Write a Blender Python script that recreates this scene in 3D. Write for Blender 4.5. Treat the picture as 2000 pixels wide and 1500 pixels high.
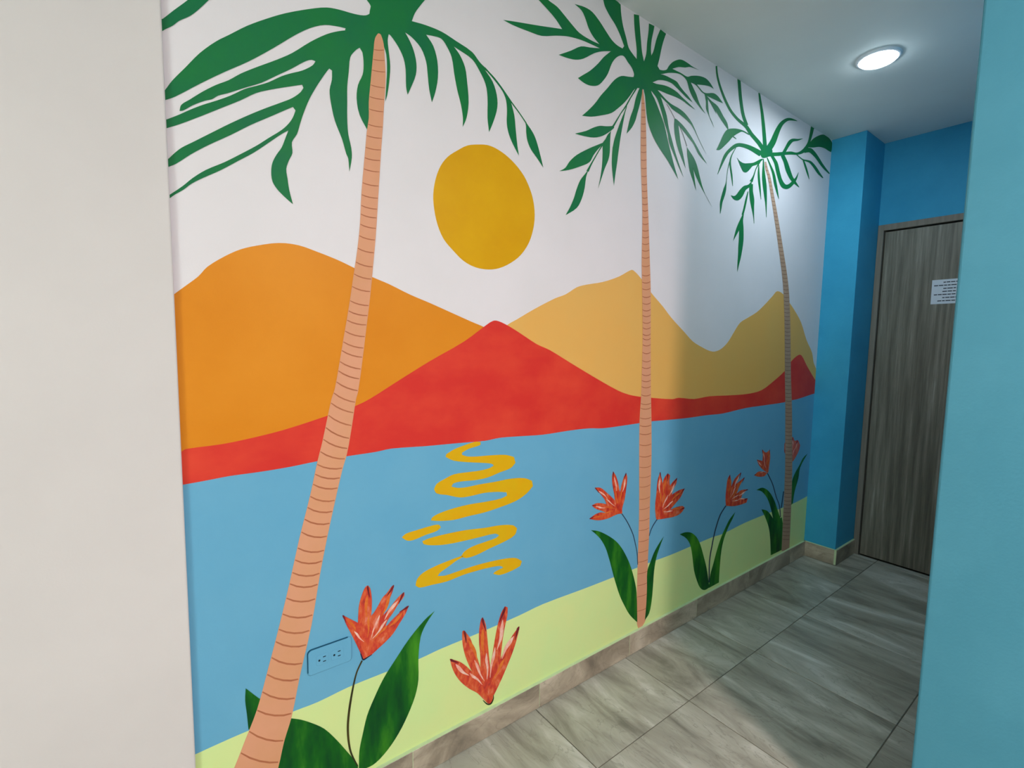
import bpy, bmesh, math, random
from mathutils import Matrix, Vector
random.seed(7)
S = bpy.context.scene
for o in list(bpy.data.objects): bpy.data.objects.remove(o)
COL = S.collection

# ------------------------------------------------------------------ camera, world, exposure
CAM_Y, CAM_Z = -1.28338, 1.35
YAW, PITCH, ROLL, FPX = 0.64405, -0.08794, 0.01512, 945.04
H = 2.5876            # ceiling height
XC, CW, XW = 3.3492, 0.1787, 3.6519   # blue pillar front, its width, end wall
XL = 0.0485           # where the mural wall meets the white wall pier
XT, YT = 1.50, -0.990 # edge of the near teal wall
fw = Vector((math.sin(YAW)*math.cos(PITCH), math.cos(YAW)*math.cos(PITCH), math.sin(PITCH)))
rt = Vector((math.cos(YAW), -math.sin(YAW), 0)); up = rt.cross(fw)
r2 = rt*math.cos(ROLL)+up*math.sin(ROLL); u2 = -rt*math.sin(ROLL)+up*math.cos(ROLL)
cam = bpy.data.cameras.new('camera'); co = bpy.data.objects.new('camera', cam); COL.objects.link(co)
cam.sensor_fit = 'HORIZONTAL'; cam.sensor_width = 36; cam.lens = FPX/2000*36; cam.clip_start = 0.02
m = Matrix.Identity(4)
for i in range(3):
    m[i][0] = r2[i]; m[i][1] = u2[i]; m[i][2] = -fw[i]
m[0][3], m[1][3], m[2][3] = 0, CAM_Y, CAM_Z
co.matrix_world = m; S.camera = co
w = bpy.data.worlds.new('world'); S.world = w; w.use_nodes = True
w.node_tree.nodes['Background'].inputs[0].default_value = (0.6, 0.7, 0.8, 1)
w.node_tree.nodes['Background'].inputs[1].default_value = 0.2
vs = S.view_settings; vs.view_transform = 'Standard'; vs.look = 'None'; vs.exposure = 0.0; vs.gamma = 1; vs.use_curve_mapping = False
ROOM_LAMP = dict(x=0.96, y=-2.42, power=69, color=(1.0, 0.855, 0.845))
HALL_LAMP = dict(x=2.56, y=-0.46, power=6.8, color=(0.72, 0.90, 1.0))

FILL_WIN = dict(strength=18.5, color=(0.80, 1.0, 0.96))  # glow of the added window that fills the passage

# ------------------------------------------------------------------ helpers
def srgb(r, g, b):
    f = lambda c: (c/255/12.92) if c/255 <= .04045 else ((c/255+.055)/1.055)**2.4
    return (f(r), f(g), f(b), 1)
def tag(o, label=None, cat=None, group=None, kind=None):
    if label: o['label'] = label
    if cat: o['category'] = cat
    if group: o['group'] = group
    if kind: o['kind'] = kind
    return o
def obj(name, mesh, mat=None, parent=None, loc=(0, 0, 0)):
    o = bpy.data.objects.new(name, mesh); COL.objects.link(o)
    if mat and mesh and not mesh.materials: mesh.materials.append(mat)
    o.location = loc
    if parent: o.parent = parent
    return o
def empty(name, loc=(0, 0, 0), parent=None):
    o = bpy.data.objects.new(name, None); COL.objects.link(o); o.location = loc
    o.empty_display_size = .05
    if parent: o.parent = parent
    return o
def box_mesh(x0, x1, y0, y1, z0, z1, bev=0, name='m', segs=2):
    bm = bmesh.new()
    bmesh.ops.create_cube(bm, size=1)
    for v in bm.verts:
        v.co = Vector(((x0+x1)/2+v.co.x*(x1-x0), (y0+y1)/2+v.co.y*(y1-y0), (z0+z1)/2+v.co.z*(z1-z0)))
    if bev: bmesh.ops.bevel(bm, geom=bm.edges[:], offset=bev, segments=segs, affect='EDGES', profile=.5)
    me = bpy.data.meshes.new(name); bm.to_mesh(me); bm.free(); return me
def prism(pts, y0, y1, name='m'):
    """outline in wall metres (x, z), front face at y0, back edge at y1"""
    n = len(pts)
    v = [(x, y0, z) for x, z in pts]+[(x, y1, z) for x, z in pts]
    area = sum(pts[i][0]*pts[(i+1) % n][1]-pts[(i+1) % n][0]*pts[i][1] for i in range(n))
    idx = list(range(n)) if area > 0 else list(range(n))[::-1]
    f = [idx]+[[i, i+n, (i+1) % n+n, (i+1) % n] if area > 0 else [i, (i+1) % n, (i+1) % n+n, i+n] for i in range(n)]
    me = bpy.data.meshes.new(name); me.from_pydata(v, [], f); me.validate(); return me
def smooth(p, n=3, lim=50):
    """closed Catmull-Rom through the outline; sharp tips and notches stay corners"""
    q = []
    for a in p:
        if not q or (a[0]-q[-1][0])**2+(a[1]-q[-1][1])**2 > 1e-8: q.append(a)
    if (q[0][0]-q[-1][0])**2+(q[0][1]-q[-1][1])**2 < 1e-8: q.pop()
    p = [Vector(a) for a in q]; N = len(p)
    cor = []
    for i in range(N):
        a, b = p[i]-p[i-1], p[(i+1) % N]-p[i]
        cor.append(a.length < 1e-6 or b.length < 1e-6 or a.angle(b) > math.radians(lim))
    tan = []
    for i in range(N):
        tan.append((p[(i+1) % N]-p[i-1])*.5)
    out = []
    for i in range(N):
        j = (i+1) % N; L = (p[j]-p[i]).length; d = (p[j]-p[i])
        t0 = d*.9 if cor[i] else tan[i].normalized()*L
        t1 = d*.9 if cor[j] else tan[j].normalized()*L
        for k in range(n):
            t = k/n; h1 = 2*t**3-3*t**2+1; h2 = t**3-2*t**2+t; h3 = -2*t**3+3*t**2; h4 = t**3-t**2
            c = p[i]*h1+t0*h2+p[j]*h3+t1*h4; out.append((c.x, c.y))
    return out
def nodes(name):
    mt = bpy.data.materials.new(name); mt.use_nodes = True; nt = mt.node_tree
    return mt, nt, nt.nodes['Principled BSDF']
def N(nt, typ, **kw):
    n = nt.nodes.new(typ)
    for k, v in kw.items():
        if k in n.inputs: n.inputs[k].default_value = v
        else: setattr(n, k, v)
    return n
def coords(nt, scale=(1, 1, 1), rot=(0, 0, 0), loc=(0, 0, 0), rnd=False):
    tc = N(nt, 'ShaderNodeTexCoord'); mp = N(nt, 'ShaderNodeMapping')
    mp.inputs['Scale'].default_value = scale; mp.inputs['Rotation'].default_value = rot; mp.inputs['Location'].default_value = loc
    src = tc.outputs['Object']
    if rnd:
        oi = N(nt, 'ShaderNodeObjectInfo'); ml = N(nt, 'ShaderNodeVectorMath', operation='SCALE'); ml.inputs['Scale'].default_value = 37.0
        cb = N(nt, 'ShaderNodeCombineXYZ')
        for i in range(3): nt.links.new(oi.outputs['Random'], cb.inputs[i])
        nt.links.new(cb.outputs[0], ml.inputs[0]); ad = N(nt, 'ShaderNodeVectorMath', operation='ADD')
        nt.links.new(src, ad.inputs[0]); nt.links.new(ml.outputs[0], ad.inputs[1]); src = ad.outputs[0]
    nt.links.new(src, mp.inputs['Vector']); return mp.outputs['Vector']
def ramp(nt, fac, stops):
    r = N(nt, 'ShaderNodeValToRGB'); cr = r.color_ramp
    while len(cr.elements) < len(stops): cr.elements.new(.5)
    for e, (p, c) in zip(cr.elements, stops): e.position = p; e.color = c
    nt.links.new(fac, r.inputs['Fac']); return r.outputs['Color']
def paint(name, c1, c2=None, rough=.55, scale=3, bump=.06, bscale=260, stops=(.35, .65), stretch=(1, 1, 1), detail=4, spec=.15):
    mt, nt, b = nodes(name); c2 = c2 or c1
    v = coords(nt, stretch); nz = N(nt, 'ShaderNodeTexNoise', Scale=scale, Detail=detail, Roughness=.6)
    nt.links.new(v, nz.inputs['Vector'])
    nt.links.new(ramp(nt, nz.outputs['Fac'], [(stops[0], c1), (stops[1], c2)]), b.inputs['Base Color'])
    b.inputs['Roughness'].default_value = rough; b.inputs['Specular IOR Level'].default_value = spec
    if bump:
        n2 = N(nt, 'ShaderNodeTexNoise', Scale=bscale, Detail=3); nt.links.new(coords(nt), n2.inputs['Vector'])
        bp = N(nt, 'ShaderNodeBump', Strength=bump, Distance=.002); nt.links.new(n2.outputs['Fac'], bp.inputs['Height'])
        nt.links.new(bp.outputs['Normal'], b.inputs['Normal'])
    return mt

# ------------------------------------------------------------------ materials
MAT = {}
MAT['white'] = paint('white_wall_paint', srgb(216, 205, 202), srgb(211, 200, 197), scale=2, rough=.6)
MAT['mural_white'] = paint('mural_wall_white', srgb(230, 219, 221), srgb(225, 215, 216), scale=2, rough=.5)
MAT['ceiling'] = paint('ceiling_paint', srgb(232, 234, 230), srgb(227, 229, 226), scale=2, rough=.7, bump=.1, bscale=120)
MAT['teal'] = paint('teal_wall_paint', srgb(80, 144, 165), srgb(75, 139, 160), scale=5, rough=.7, bump=.15, bscale=150)
MAT['blue'] = paint('blue_pillar_paint', srgb(62, 160, 198), srgb(55, 152, 191), scale=4, rough=.55, bump=.3, bscale=150)
MAT['p_green'] = paint('mural_frond_green', srgb(20, 108, 66), srgb(24, 116, 58), scale=7, rough=.5)
MAT['p_green2'] = MAT['p_green']
MAT['p_stem'] = paint('mural_thin_stem', srgb(110, 110, 100))
MAT['p_orange'] = paint('mural_orange', srgb(220, 131, 26), srgb(226, 139, 34), scale=3, rough=.45)
MAT['p_mustard'] = paint('mural_mustard', srgb(231, 172, 90), srgb(228, 174, 94), scale=4, rough=.45)
MAT['p_red'] = paint('mural_red', srgb(214, 52, 44), srgb(226, 70, 50), scale=5, rough=.45, stops=(.4, .7), stretch=(1, 1, 1.6))
MAT['p_sea'] = paint('mural_sea_blue', srgb(102, 165, 198), srgb(108, 169, 200), scale=4, rough=.45)
MAT['p_sand'] = paint('mural_beach_green', srgb(216, 226, 152), srgb(208, 228, 154), scale=5, rough=.45)
MAT['p_sun'] = paint('mural_sun_yellow', srgb(215, 154, 8), srgb(221, 163, 10), scale=4, rough=.4)
MAT['p_glint'] = paint('mural_glint_yellow', srgb(219, 172, 20), srgb(224, 166, 16), scale=12, rough=.4)
MAT['p_trunk'] = paint('mural_trunk_tan', srgb(222, 155, 122), srgb(216, 152, 112), scale=5)
MAT['p_trunk3'] = paint('mural_trunk_brown', srgb(188, 152, 128), srgb(178, 140, 114), scale=6)
MAT['p_ring3'] = paint('mural_trunk_brown_rings', srgb(128, 88, 70), srgb(140, 98, 78), scale=20)
MAT['p_ring'] = paint('mural_trunk_rings', srgb(172, 100, 70), srgb(184, 112, 78), scale=20)
MAT['p_dark'] = paint('mural_dark_line', srgb(40, 30, 50))
MAT['p_brown'] = paint('mural_stem_brown', srgb(40, 46, 30), srgb(72, 60, 24), scale=8)
MAT['p_brown2'] = paint('mural_stem_dark', srgb(44, 62, 92), srgb(46, 52, 60), scale=8)
def leaf_mat():
    mt, nt, b = nodes('mural_leaf_green')
    v = coords(nt, (9, 9, 2.2), rot=(0, math.radians(18), 0)); nz = N(nt, 'ShaderNodeTexNoise', Scale=1.6, Detail=5, Roughness=.55)
    nt.links.new(v, nz.inputs['Vector'])
    nt.links.new(ramp(nt, nz.outputs['Fac'], [(.36, srgb(8, 64, 30)), (.5, srgb(20, 92, 26)), (.7, srgb(66, 140, 30))]), b.inputs['Base Color'])
    b.inputs['Roughness'].default_value = .5; b.inputs['Specular IOR Level'].default_value = .15; return mt
MAT['p_leaf'] = leaf_mat()
def petal_mat():
    mt, nt, b = nodes('mural_petal_red')
    v = coords(nt, (30, 30, 14), rot=(0, math.radians(12), 0)); nz = N(nt, 'ShaderNodeTexNoise', Scale=1.5, Detail=6, Roughness=.65, Distortion=.6)
    nt.links.new(v, nz.inputs['Vector'])
    nt.links.new(ramp(nt, nz.outputs['Fac'], [(.3, srgb(158, 40, 36)), (.45, srgb(206, 56, 36)), (.56, srgb(218, 92, 44)), (.66, srgb(226, 120, 96)), (.76, srgb(238, 190, 170))]), b.inputs['Base Color'])
    b.inputs['Roughness'].default_value = .4; return mt
MAT['p_petal'] = petal_mat()
MAT['p_pink'] = paint('mural_petal_pink', srgb(236, 150, 130), srgb(240, 200, 184), scale=40)
MAT['p_maroon'] = paint('mural_petal_dark', srgb(96, 30, 44), srgb(130, 40, 40), scale=40)
MAT['p_amber'] = paint('mural_petal_orange', srgb(226, 124, 52), srgb(214, 96, 40), scale=40)
MAT['grout_green'] = paint('skirting_top_grout', srgb(196, 212, 170), srgb(186, 204, 160), scale=20)
MAT['grout'] = paint('tile_grout', srgb(112, 107, 94), srgb(98, 94, 82), scale=20, rough=.9)
def stone(name, base, stretch, rough, warm=0):
    mt, nt, b = nodes(name)
    v = coords(nt, stretch, rot=(0, 0, math.radians(14)), rnd=True)
    n1 = N(nt, 'ShaderNodeTexNoise', Scale=1.0, Detail=8, Roughness=.62, Distortion=1.2); nt.links.new(v, n1.inputs['Vector'])
    c1 = ramp(nt, n1.outputs['Fac'], [(.32, base[0]), (.44, base[1]), (.56, base[2]), (.70, base[3])])
    n2 = N(nt, 'ShaderNodeTexNoise', Scale=1.7, Detail=6, Roughness=.5, Distortion=2.2); nt.links.new(v, n2.inputs['Vector'])
    # thin veins where the second noise crosses its middle
    sb = N(nt, 'ShaderNodeMath', operation='SUBTRACT'); sb.inputs[1].default_value = .5; nt.links.new(n2.outputs['Fac'], sb.inputs[0])
    ab = N(nt, 'ShaderNodeMath', operation='ABSOLUTE'); nt.links.new(sb.outputs[0], ab.inputs[0])
    vein = ramp(nt, ab.outputs[0], [(0.0, (.5, .5, .5, 1)), (.012, (0, 0, 0, 1))])
    mx = N(nt, 'ShaderNodeMix', data_type='RGBA'); nt.links.new(vein, mx.inputs['Factor'])
    nt.links.new(c1, mx.inputs['A']); mx.inputs['B'].default_value = base[0]
    nt.links.new(mx.outputs['Result'], b.inputs['Base Color'])
    b.inputs['Roughness'].default_value = rough; b.inputs['Specular IOR Level'].default_value = .45
    return mt
MAT['tile'] = stone('floor_tile_stone', [srgb(120, 117, 104), srgb(152, 148, 133), srgb(174, 171, 156), srgb(208, 205, 194)], (6.5, 1.6, 4), .34)
MAT['skirt'] = stone('skirting_tile_stone', [srgb(120, 108, 94), srgb(150, 135, 117), srgb(176, 160, 140), srgb(206, 190, 170)], (3.0, 3.0, 5), .4)
def wood():
    mt, nt, b = nodes('door_laminate')
    v = coords(nt, (1, 34, 1.3)); n1 = N(nt, 'ShaderNodeTexNoise', Scale=1.0, Detail=6, Roughness=.7); nt.links.new(v, n1.inputs['Vector'])
    c = ramp(nt, n1.outputs['Fac'], [(.32, srgb(84, 78, 66)), (.5, srgb(118, 111, 97)), (.6, srgb(136, 129, 115)), (.72, srgb(170, 163, 148))])
    nt.links.new(c, b.inputs['Base Color']); b.inputs['Roughness'].default_value = .5; return mt
MAT['wood'] = wood()
MAT['frame'] = paint('door_frame_laminate', srgb(140, 130, 118), srgb(126, 116, 104), scale=3, stretch=(1, 20, 1))
MAT['gap'] = paint('door_gap_dark', srgb(24, 22, 20), bump=0)
MAT['paper'] = paint('notice_paper', srgb(222, 224, 230), srgb(216, 219, 226), bump=0)
MAT['ink'] = paint('printed_ink', srgb(50, 52, 60), bump=0)
MAT['metal'] = paint('brushed_metal', srgb(150, 150, 150), rough=.3, bump=0); MAT['metal'].node_tree.nodes['Principled BSDF'].inputs['Metallic'].default_value = 1
MAT['hole'] = paint('socket_slot_dark', srgb(18, 34, 44), bump=0)
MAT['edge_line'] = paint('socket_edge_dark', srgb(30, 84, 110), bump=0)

# ------------------------------------------------------------------ structure
def struct(name, mesh, mat, label=None):
    o = obj(name, mesh, mat); tag(o, label, kind='structure'); return o
BX0, BY0 = -3.3, -3.6    # far corners of the room the camera stands in
struct('ceiling', box_mesh(BX0-.1, XW+.1, BY0-.1, .1, H, H+.1), MAT['ceiling'], 'pale grey plastered ceiling over the room and the passage')
wl = struct('wall_mural', box_mesh(XL, XC, 0, .12, 0, H), MAT['mural_white'], 'long white wall of the passage that carries the tropical mural')
wl.name = 'wall_left'
struct('wall_front', box_mesh(BX0, XL, -.012, .12, 0, H, bev=.003), MAT['white'], 'plain white wall pier at the left edge of the photo, nearer than the mural')
struct('wall_near_left', box_mesh(BX0-.1, BX0, BY0, .12, 0, H), MAT['white'])
struct('wall_near_back', box_mesh(BX0-.1, XT+.15, BY0-.1, BY0, 0, H), MAT['white'])
struct('wall_right', box_mesh(XT, XT+.15, BY0, YT, 0, H, bev=.006, segs=3), MAT['teal'], 'near teal wall with a rough finish cutting off the right side of the photo')
struct('wall_passage_right', box_mesh(XT+.15, XW+.1, YT-.12, YT, 0, H), MAT['blue'])
struct('pillar', box_mesh(XC, XW+.1, -CW, .12, 0, H, bev=.003), MAT['blue'], 'narrow blue pillar in the corner between mural wall and door').name = 'wall_pillar'
DZ, DY0, DY1 = 2.097, -CW-.001, -1.04
bm_ = struct('wall_back', box_mesh(XW, XW+.1, YT, -CW, DZ, H), MAT['blue'], 'dark blue wall above the grey wooden door')

# floor: grout bed, then every tile its own piece
fl = struct('floor', box_mesh(BX0, XW+.1, BY0, 0, -.06, -.0025), MAT['grout'], 'grey-beige stone-look ceramic tile floor')
PX, PY, JX, JY, G = .5012, .5085, 1.0887, -.3166, .0017
cache = {}
i0 = int(math.floor((BX0-JX)/PX)); i1 = int(math.ceil((XW-JX)/PX)); 
for i in range(i0, i1):
    for k in range(-1, 8):
        x0, x1 = JX+i*PX, JX+(i+1)*PX; y1, y0 = JY-(k)*PY, JY-(k+1)*PY
        x0 = max(x0, BX0); x1 = min(x1, XW); y0 = max(y0, BY0); y1 = min(y1, 0)
        if x1-x0 < .02 or y1-y0 < .02: continue
        sx, sy = round(x1-x0, 4), round(y1-y0, 4)
        if (sx, sy) not in cache: cache[(sx, sy)] = box_mesh(-sx/2+G, sx/2-G, -sy/2+G, sy/2-G, -.010, 0, bev=.0009, name='tile', segs=1)
        obj('tile', cache[(sx, sy)], MAT['tile'], fl, ((x0+x1)/2, (y0+y1)/2, 0))

# skirting: tiles with their painted top grout
BB = .0969
def skirting(name, a, b, joints, normal, label):
    """a->b along the wall at floor level, normal points into the passage"""
    root = empty(name, a); tag(root, label, kind='structure')
    a, b, n = Vector(a), Vector(b), Vector(normal); L = (b-a).length; d = (b-a)/L
    cuts = [0]+[j for j in joints if .01 < j < L-.01]+[L]
    ang = math.atan2(d.y, d.x); inward = -1 if d.cross(n).z < 0 else 1
    for s, e in zip(cuts[:-1], cuts[1:]):
        me = box_mesh(-(e-s)/2+.0006, (e-s)/2-.0006, min(0, inward*.012), max(0, inward*.012), .001, BB-.0015, bev=.001, name='skirting_tile', segs=1)
        o = obj('skirting_tile', me, MAT['skirt'], root, d*((s+e)/2)); o.rotation_euler = (0, 0, ang)
    me = box_mesh(0, L, min(0, inward*.0112), max(0, inward*.0112), .004, BB, name='grout_bead')
    o = obj('grout_bead', me, MAT['grout_green'], root); o.rotation_euler = (0, 0, ang); tag(o, 'pale green painted grout line along the top edge')
    return root
skirting('baseboard_left', (XL, 0, 0), (XC, 0, 0), [.597+k*.5075-XL for k in range(6)], (0, -1, 0), 'beige stone tile skirting along the foot of the mural')
skirting('baseboard_pillar', (XC, 0, 0), (XC, -CW, 0), [], (-1, 0, 0), 'short beige skirting tile on the front of the blue pillar')
skirting('baseboard_pillar_side', (XC-.012, -CW, 0), (XW-.01, -CW, 0), [], (0, -1, 0), 'dark skirting tile on the side of the blue pillar')
skirting('baseboard_right', (XT, YT, 0), (XT, BY0, 0), [.5*k for k in range(1, 6)], (-1, 0, 0), 'stone tile skirting at the foot of the near teal wall')

# door
dr = empty('door_1', (XW, (DY0+DY1)/2, 0)); tag(dr, 'closed grey-brown wood-grain door with a matching frame at the end of the passage', kind='structure')
yo = (DY0+DY1)/2
def dpart(name, x0, x1, y0, y1, z0, z1, mat, bev=.002, parent=None, label=None):
    o = obj(name, box_mesh(x0, x1, y0-yo, y1-yo, z0, z1, bev=bev), MAT[mat], parent or dr)
    if label: o['label'] = label
    return o
dpart('frame_jamb', -.008, .09, DY0-.030, DY0, 0, DZ, 'frame')
dpart('frame_jamb', -.008, .09, DY1, DY1+.030, 0, DZ, 'frame')
dpart('frame_head', -.008, .09, DY1+.030, DY0-.030, DZ-.036, DZ, 'frame')
dpart('door_stop', .045, .095, DY1+.031, DY0-.031, 0, DZ-.037, 'gap', bev=0, label='dark gap and stop behind the door leaf')
leaf = dpart('door_leaf', .002, .040, DY1+.034, DY0-.037, .008, DZ-.045, 'wood')
hd = bmesh.new(); bmesh.ops.create_cone(hd, cap_ends=True, segments=24, radius1=.026, radius2=.022, depth=.012, matrix=Matrix.Translation((-.004, DY1+.10-yo, 1.0)) @ Matrix.Rotation(math.pi/2, 4, 'Y'))
bmesh.ops.create_cone(hd, cap_ends=True, segments=16, radius1=.009, radius2=.009, depth=.05, matrix=Matrix.Translation((-.03, DY1+.10-yo, 1.0)) @ Matrix.Rotation(math.pi/2, 4, 'Y'))
bmesh.ops.create_uvsphere(hd, u_segments=24, v_segments=14, radius=.027, matrix=Matrix.Translation((-.06, DY1+.10-yo, 1.0)))
me = bpy.data.meshes.new('door_knob'); hd.to_mesh(me); hd.free(); obj('door_knob', me, MAT['metal'], leaf)

# notice on the door
nt_ = obj('notice', box_mesh(-.0004, .0004, -.11, .11, -.069, .069), MAT['paper'], None, (XW+.0012, -.5722, 1.6712))
tag(nt_, 'white printed paper notice taped to the grey-brown door', 'notice')
nt_.rotation_euler = (math.radians(-.6), 0, 0)
rows = [(.053, .062), (.036, .100), (.018, .066), (.001, .070), (-.016, .104), (-.034, .060), (-.052, .082)]
for z, hw in rows:
    vv, ff = [], []; y = -hw
    while y < hw-.006:
        wd = random.uniform(.010, .026); y2 = min(y+wd, hw); n0 = len(vv)
        vv += [(-.0006, y, z-.0026), (-.0006, y2, z-.0026), (-.0006, y2, z+.0026), (-.0006, y, z+.0026)]; ff.append([n0, n0+3, n0+2, n0+1]); y = y2+.0028
    me = bpy.data.meshes.new('text_line'); me.from_pydata(vv, [], ff); obj('text_line', me, MAT['ink'], nt_)

# ------------------------------------------------------------------ ceiling lamps
def ceiling_lamp(x, y, power, color, label, r, strength=30):
    root = empty('ceiling_lamp', (x, y, H)); tag(root, label, 'lamp', 'round ceiling lamps')
    bm = bmesh.new(); prof = [(r-.012, 0), (r-.012, -.006), (r-.006, -.010), (r, -.008), (r+.004, -.003), (r+.004, 0)]
    n = 48; rings = []
    for a in range(n):
        t = a/n*2*math.pi; rings.append([bm.verts.new((q*math.cos(t), q*math.sin(t), z)) for q, z in prof])
    for a in range(n):
        b = rings[(a+1) % n]
        for j in range(len(prof)-1): bm.faces.new((rings[a][j], b[j], b[j+1], rings[a][j+1]))
    bmesh.ops.recalc_face_normals(bm, faces=bm.faces[:])
    me = bpy.data.meshes.new('trim_ring'); bm.to_mesh(me); bm.free(); obj('trim_ring', me, MAT['paper'], root)
    bm = bmesh.new(); prof = [(0, -.030), (.3*r, -.0285), (.6*r, -.024), (.82*r, -.016), (r-.011, -.004)]
    c = bm.verts.new((0, 0, -.030)); rings = []
    for a in range(n):
        t = a/n*2*math.pi; rings.append([bm.verts.new((q*math.cos(t), q*math.sin(t), z)) for q, z in prof[1:]])
    for a in range(n):
        b = rings[(a+1) % n]; bm.faces.new((c, b[0], rings[a][0]))
        for j in range(len(prof)-2): bm.faces.new((rings[a][j], b[j], b[j+1], rings[a][j+1]))
    bmesh.ops.recalc_face_normals(bm, faces=bm.faces[:])
    me = bpy.data.meshes.new('diffuser'); bm.to_mesh(me); bm.free()
    mt, nt, b = nodes('lamp_glow'); b.inputs['Base Color'].default_value = (.9, .9, .9, 1)
    b.inputs['Emission Color'].default_value = (*color, 1); b.inputs['Emission Strength'].default_value = strength
    o = obj('diffuser', me, mt, root); tag(o, 'glowing white diffuser')
    for p in o.data.polygons: p.use_smooth = True
    ld = bpy.data.lights.new('lamp_light', 'AREA'); ld.shape = 'DISK'; ld.size = 2*r; ld.energy = power; ld.color = color
    lo = bpy.data.objects.new('lamp_light', ld); COL.objects.link(lo); lo.parent = root; lo.location = (0, 0, -.034)
    return root
ceiling_lamp(HALL_LAMP['x'], HALL_LAMP['y'], HALL_LAMP['power'], HALL_LAMP['color'], 'round glowing white ceiling lamp over the passage by the door', .077)
ceiling_lamp(ROOM_LAMP['x'], ROOM_LAMP['y'], ROOM_LAMP['power'], ROOM_LAMP['color'], 'round ceiling lamp behind the camera lighting the near room', .11)

# made-up glowing window on the near room's unseen left wall: fill for the passage
wn = empty('fill_window_1', (BX0, -2.75, 1.45)); tag(wn, 'added frosted fill-light window, unseen, in the near room left of the camera', kind='structure')
gm, gnt, gb = nodes('frosted_fill_glow'); gb.inputs['Emission Color'].default_value = (*FILL_WIN['color'], 1); gb.inputs['Emission Strength'].default_value = FILL_WIN['strength']
obj('fill_pane', box_mesh(.004, .010, -.62, .62, -.6, .6), gm, wn)
for nm, b in (('frame_side', (0, .03, -.66, -.61, -.65, .65)), ('frame_side', (0, .03, .61, .66, -.65, .65)), ('frame_rail', (0, .03, -.61, .61, .6, .65)), ('frame_rail', (0, .03, -.61, .61, -.65, -.6)), ('frame_mullion', (.010, .03, -.015, .015, -.6, .6))):
    obj(nm, box_mesh(*b, bev=.003), MAT['white'], wn)

# ------------------------------------------------------------------ the mural
mural = empty('mural', ((XL+XC)/2, 0, 0))
tag(mural, 'painted tropical beach mural covering the long passage wall, with palms, sun, sea and flowers', 'mural')
MO = -(XL+XC)/2
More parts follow.
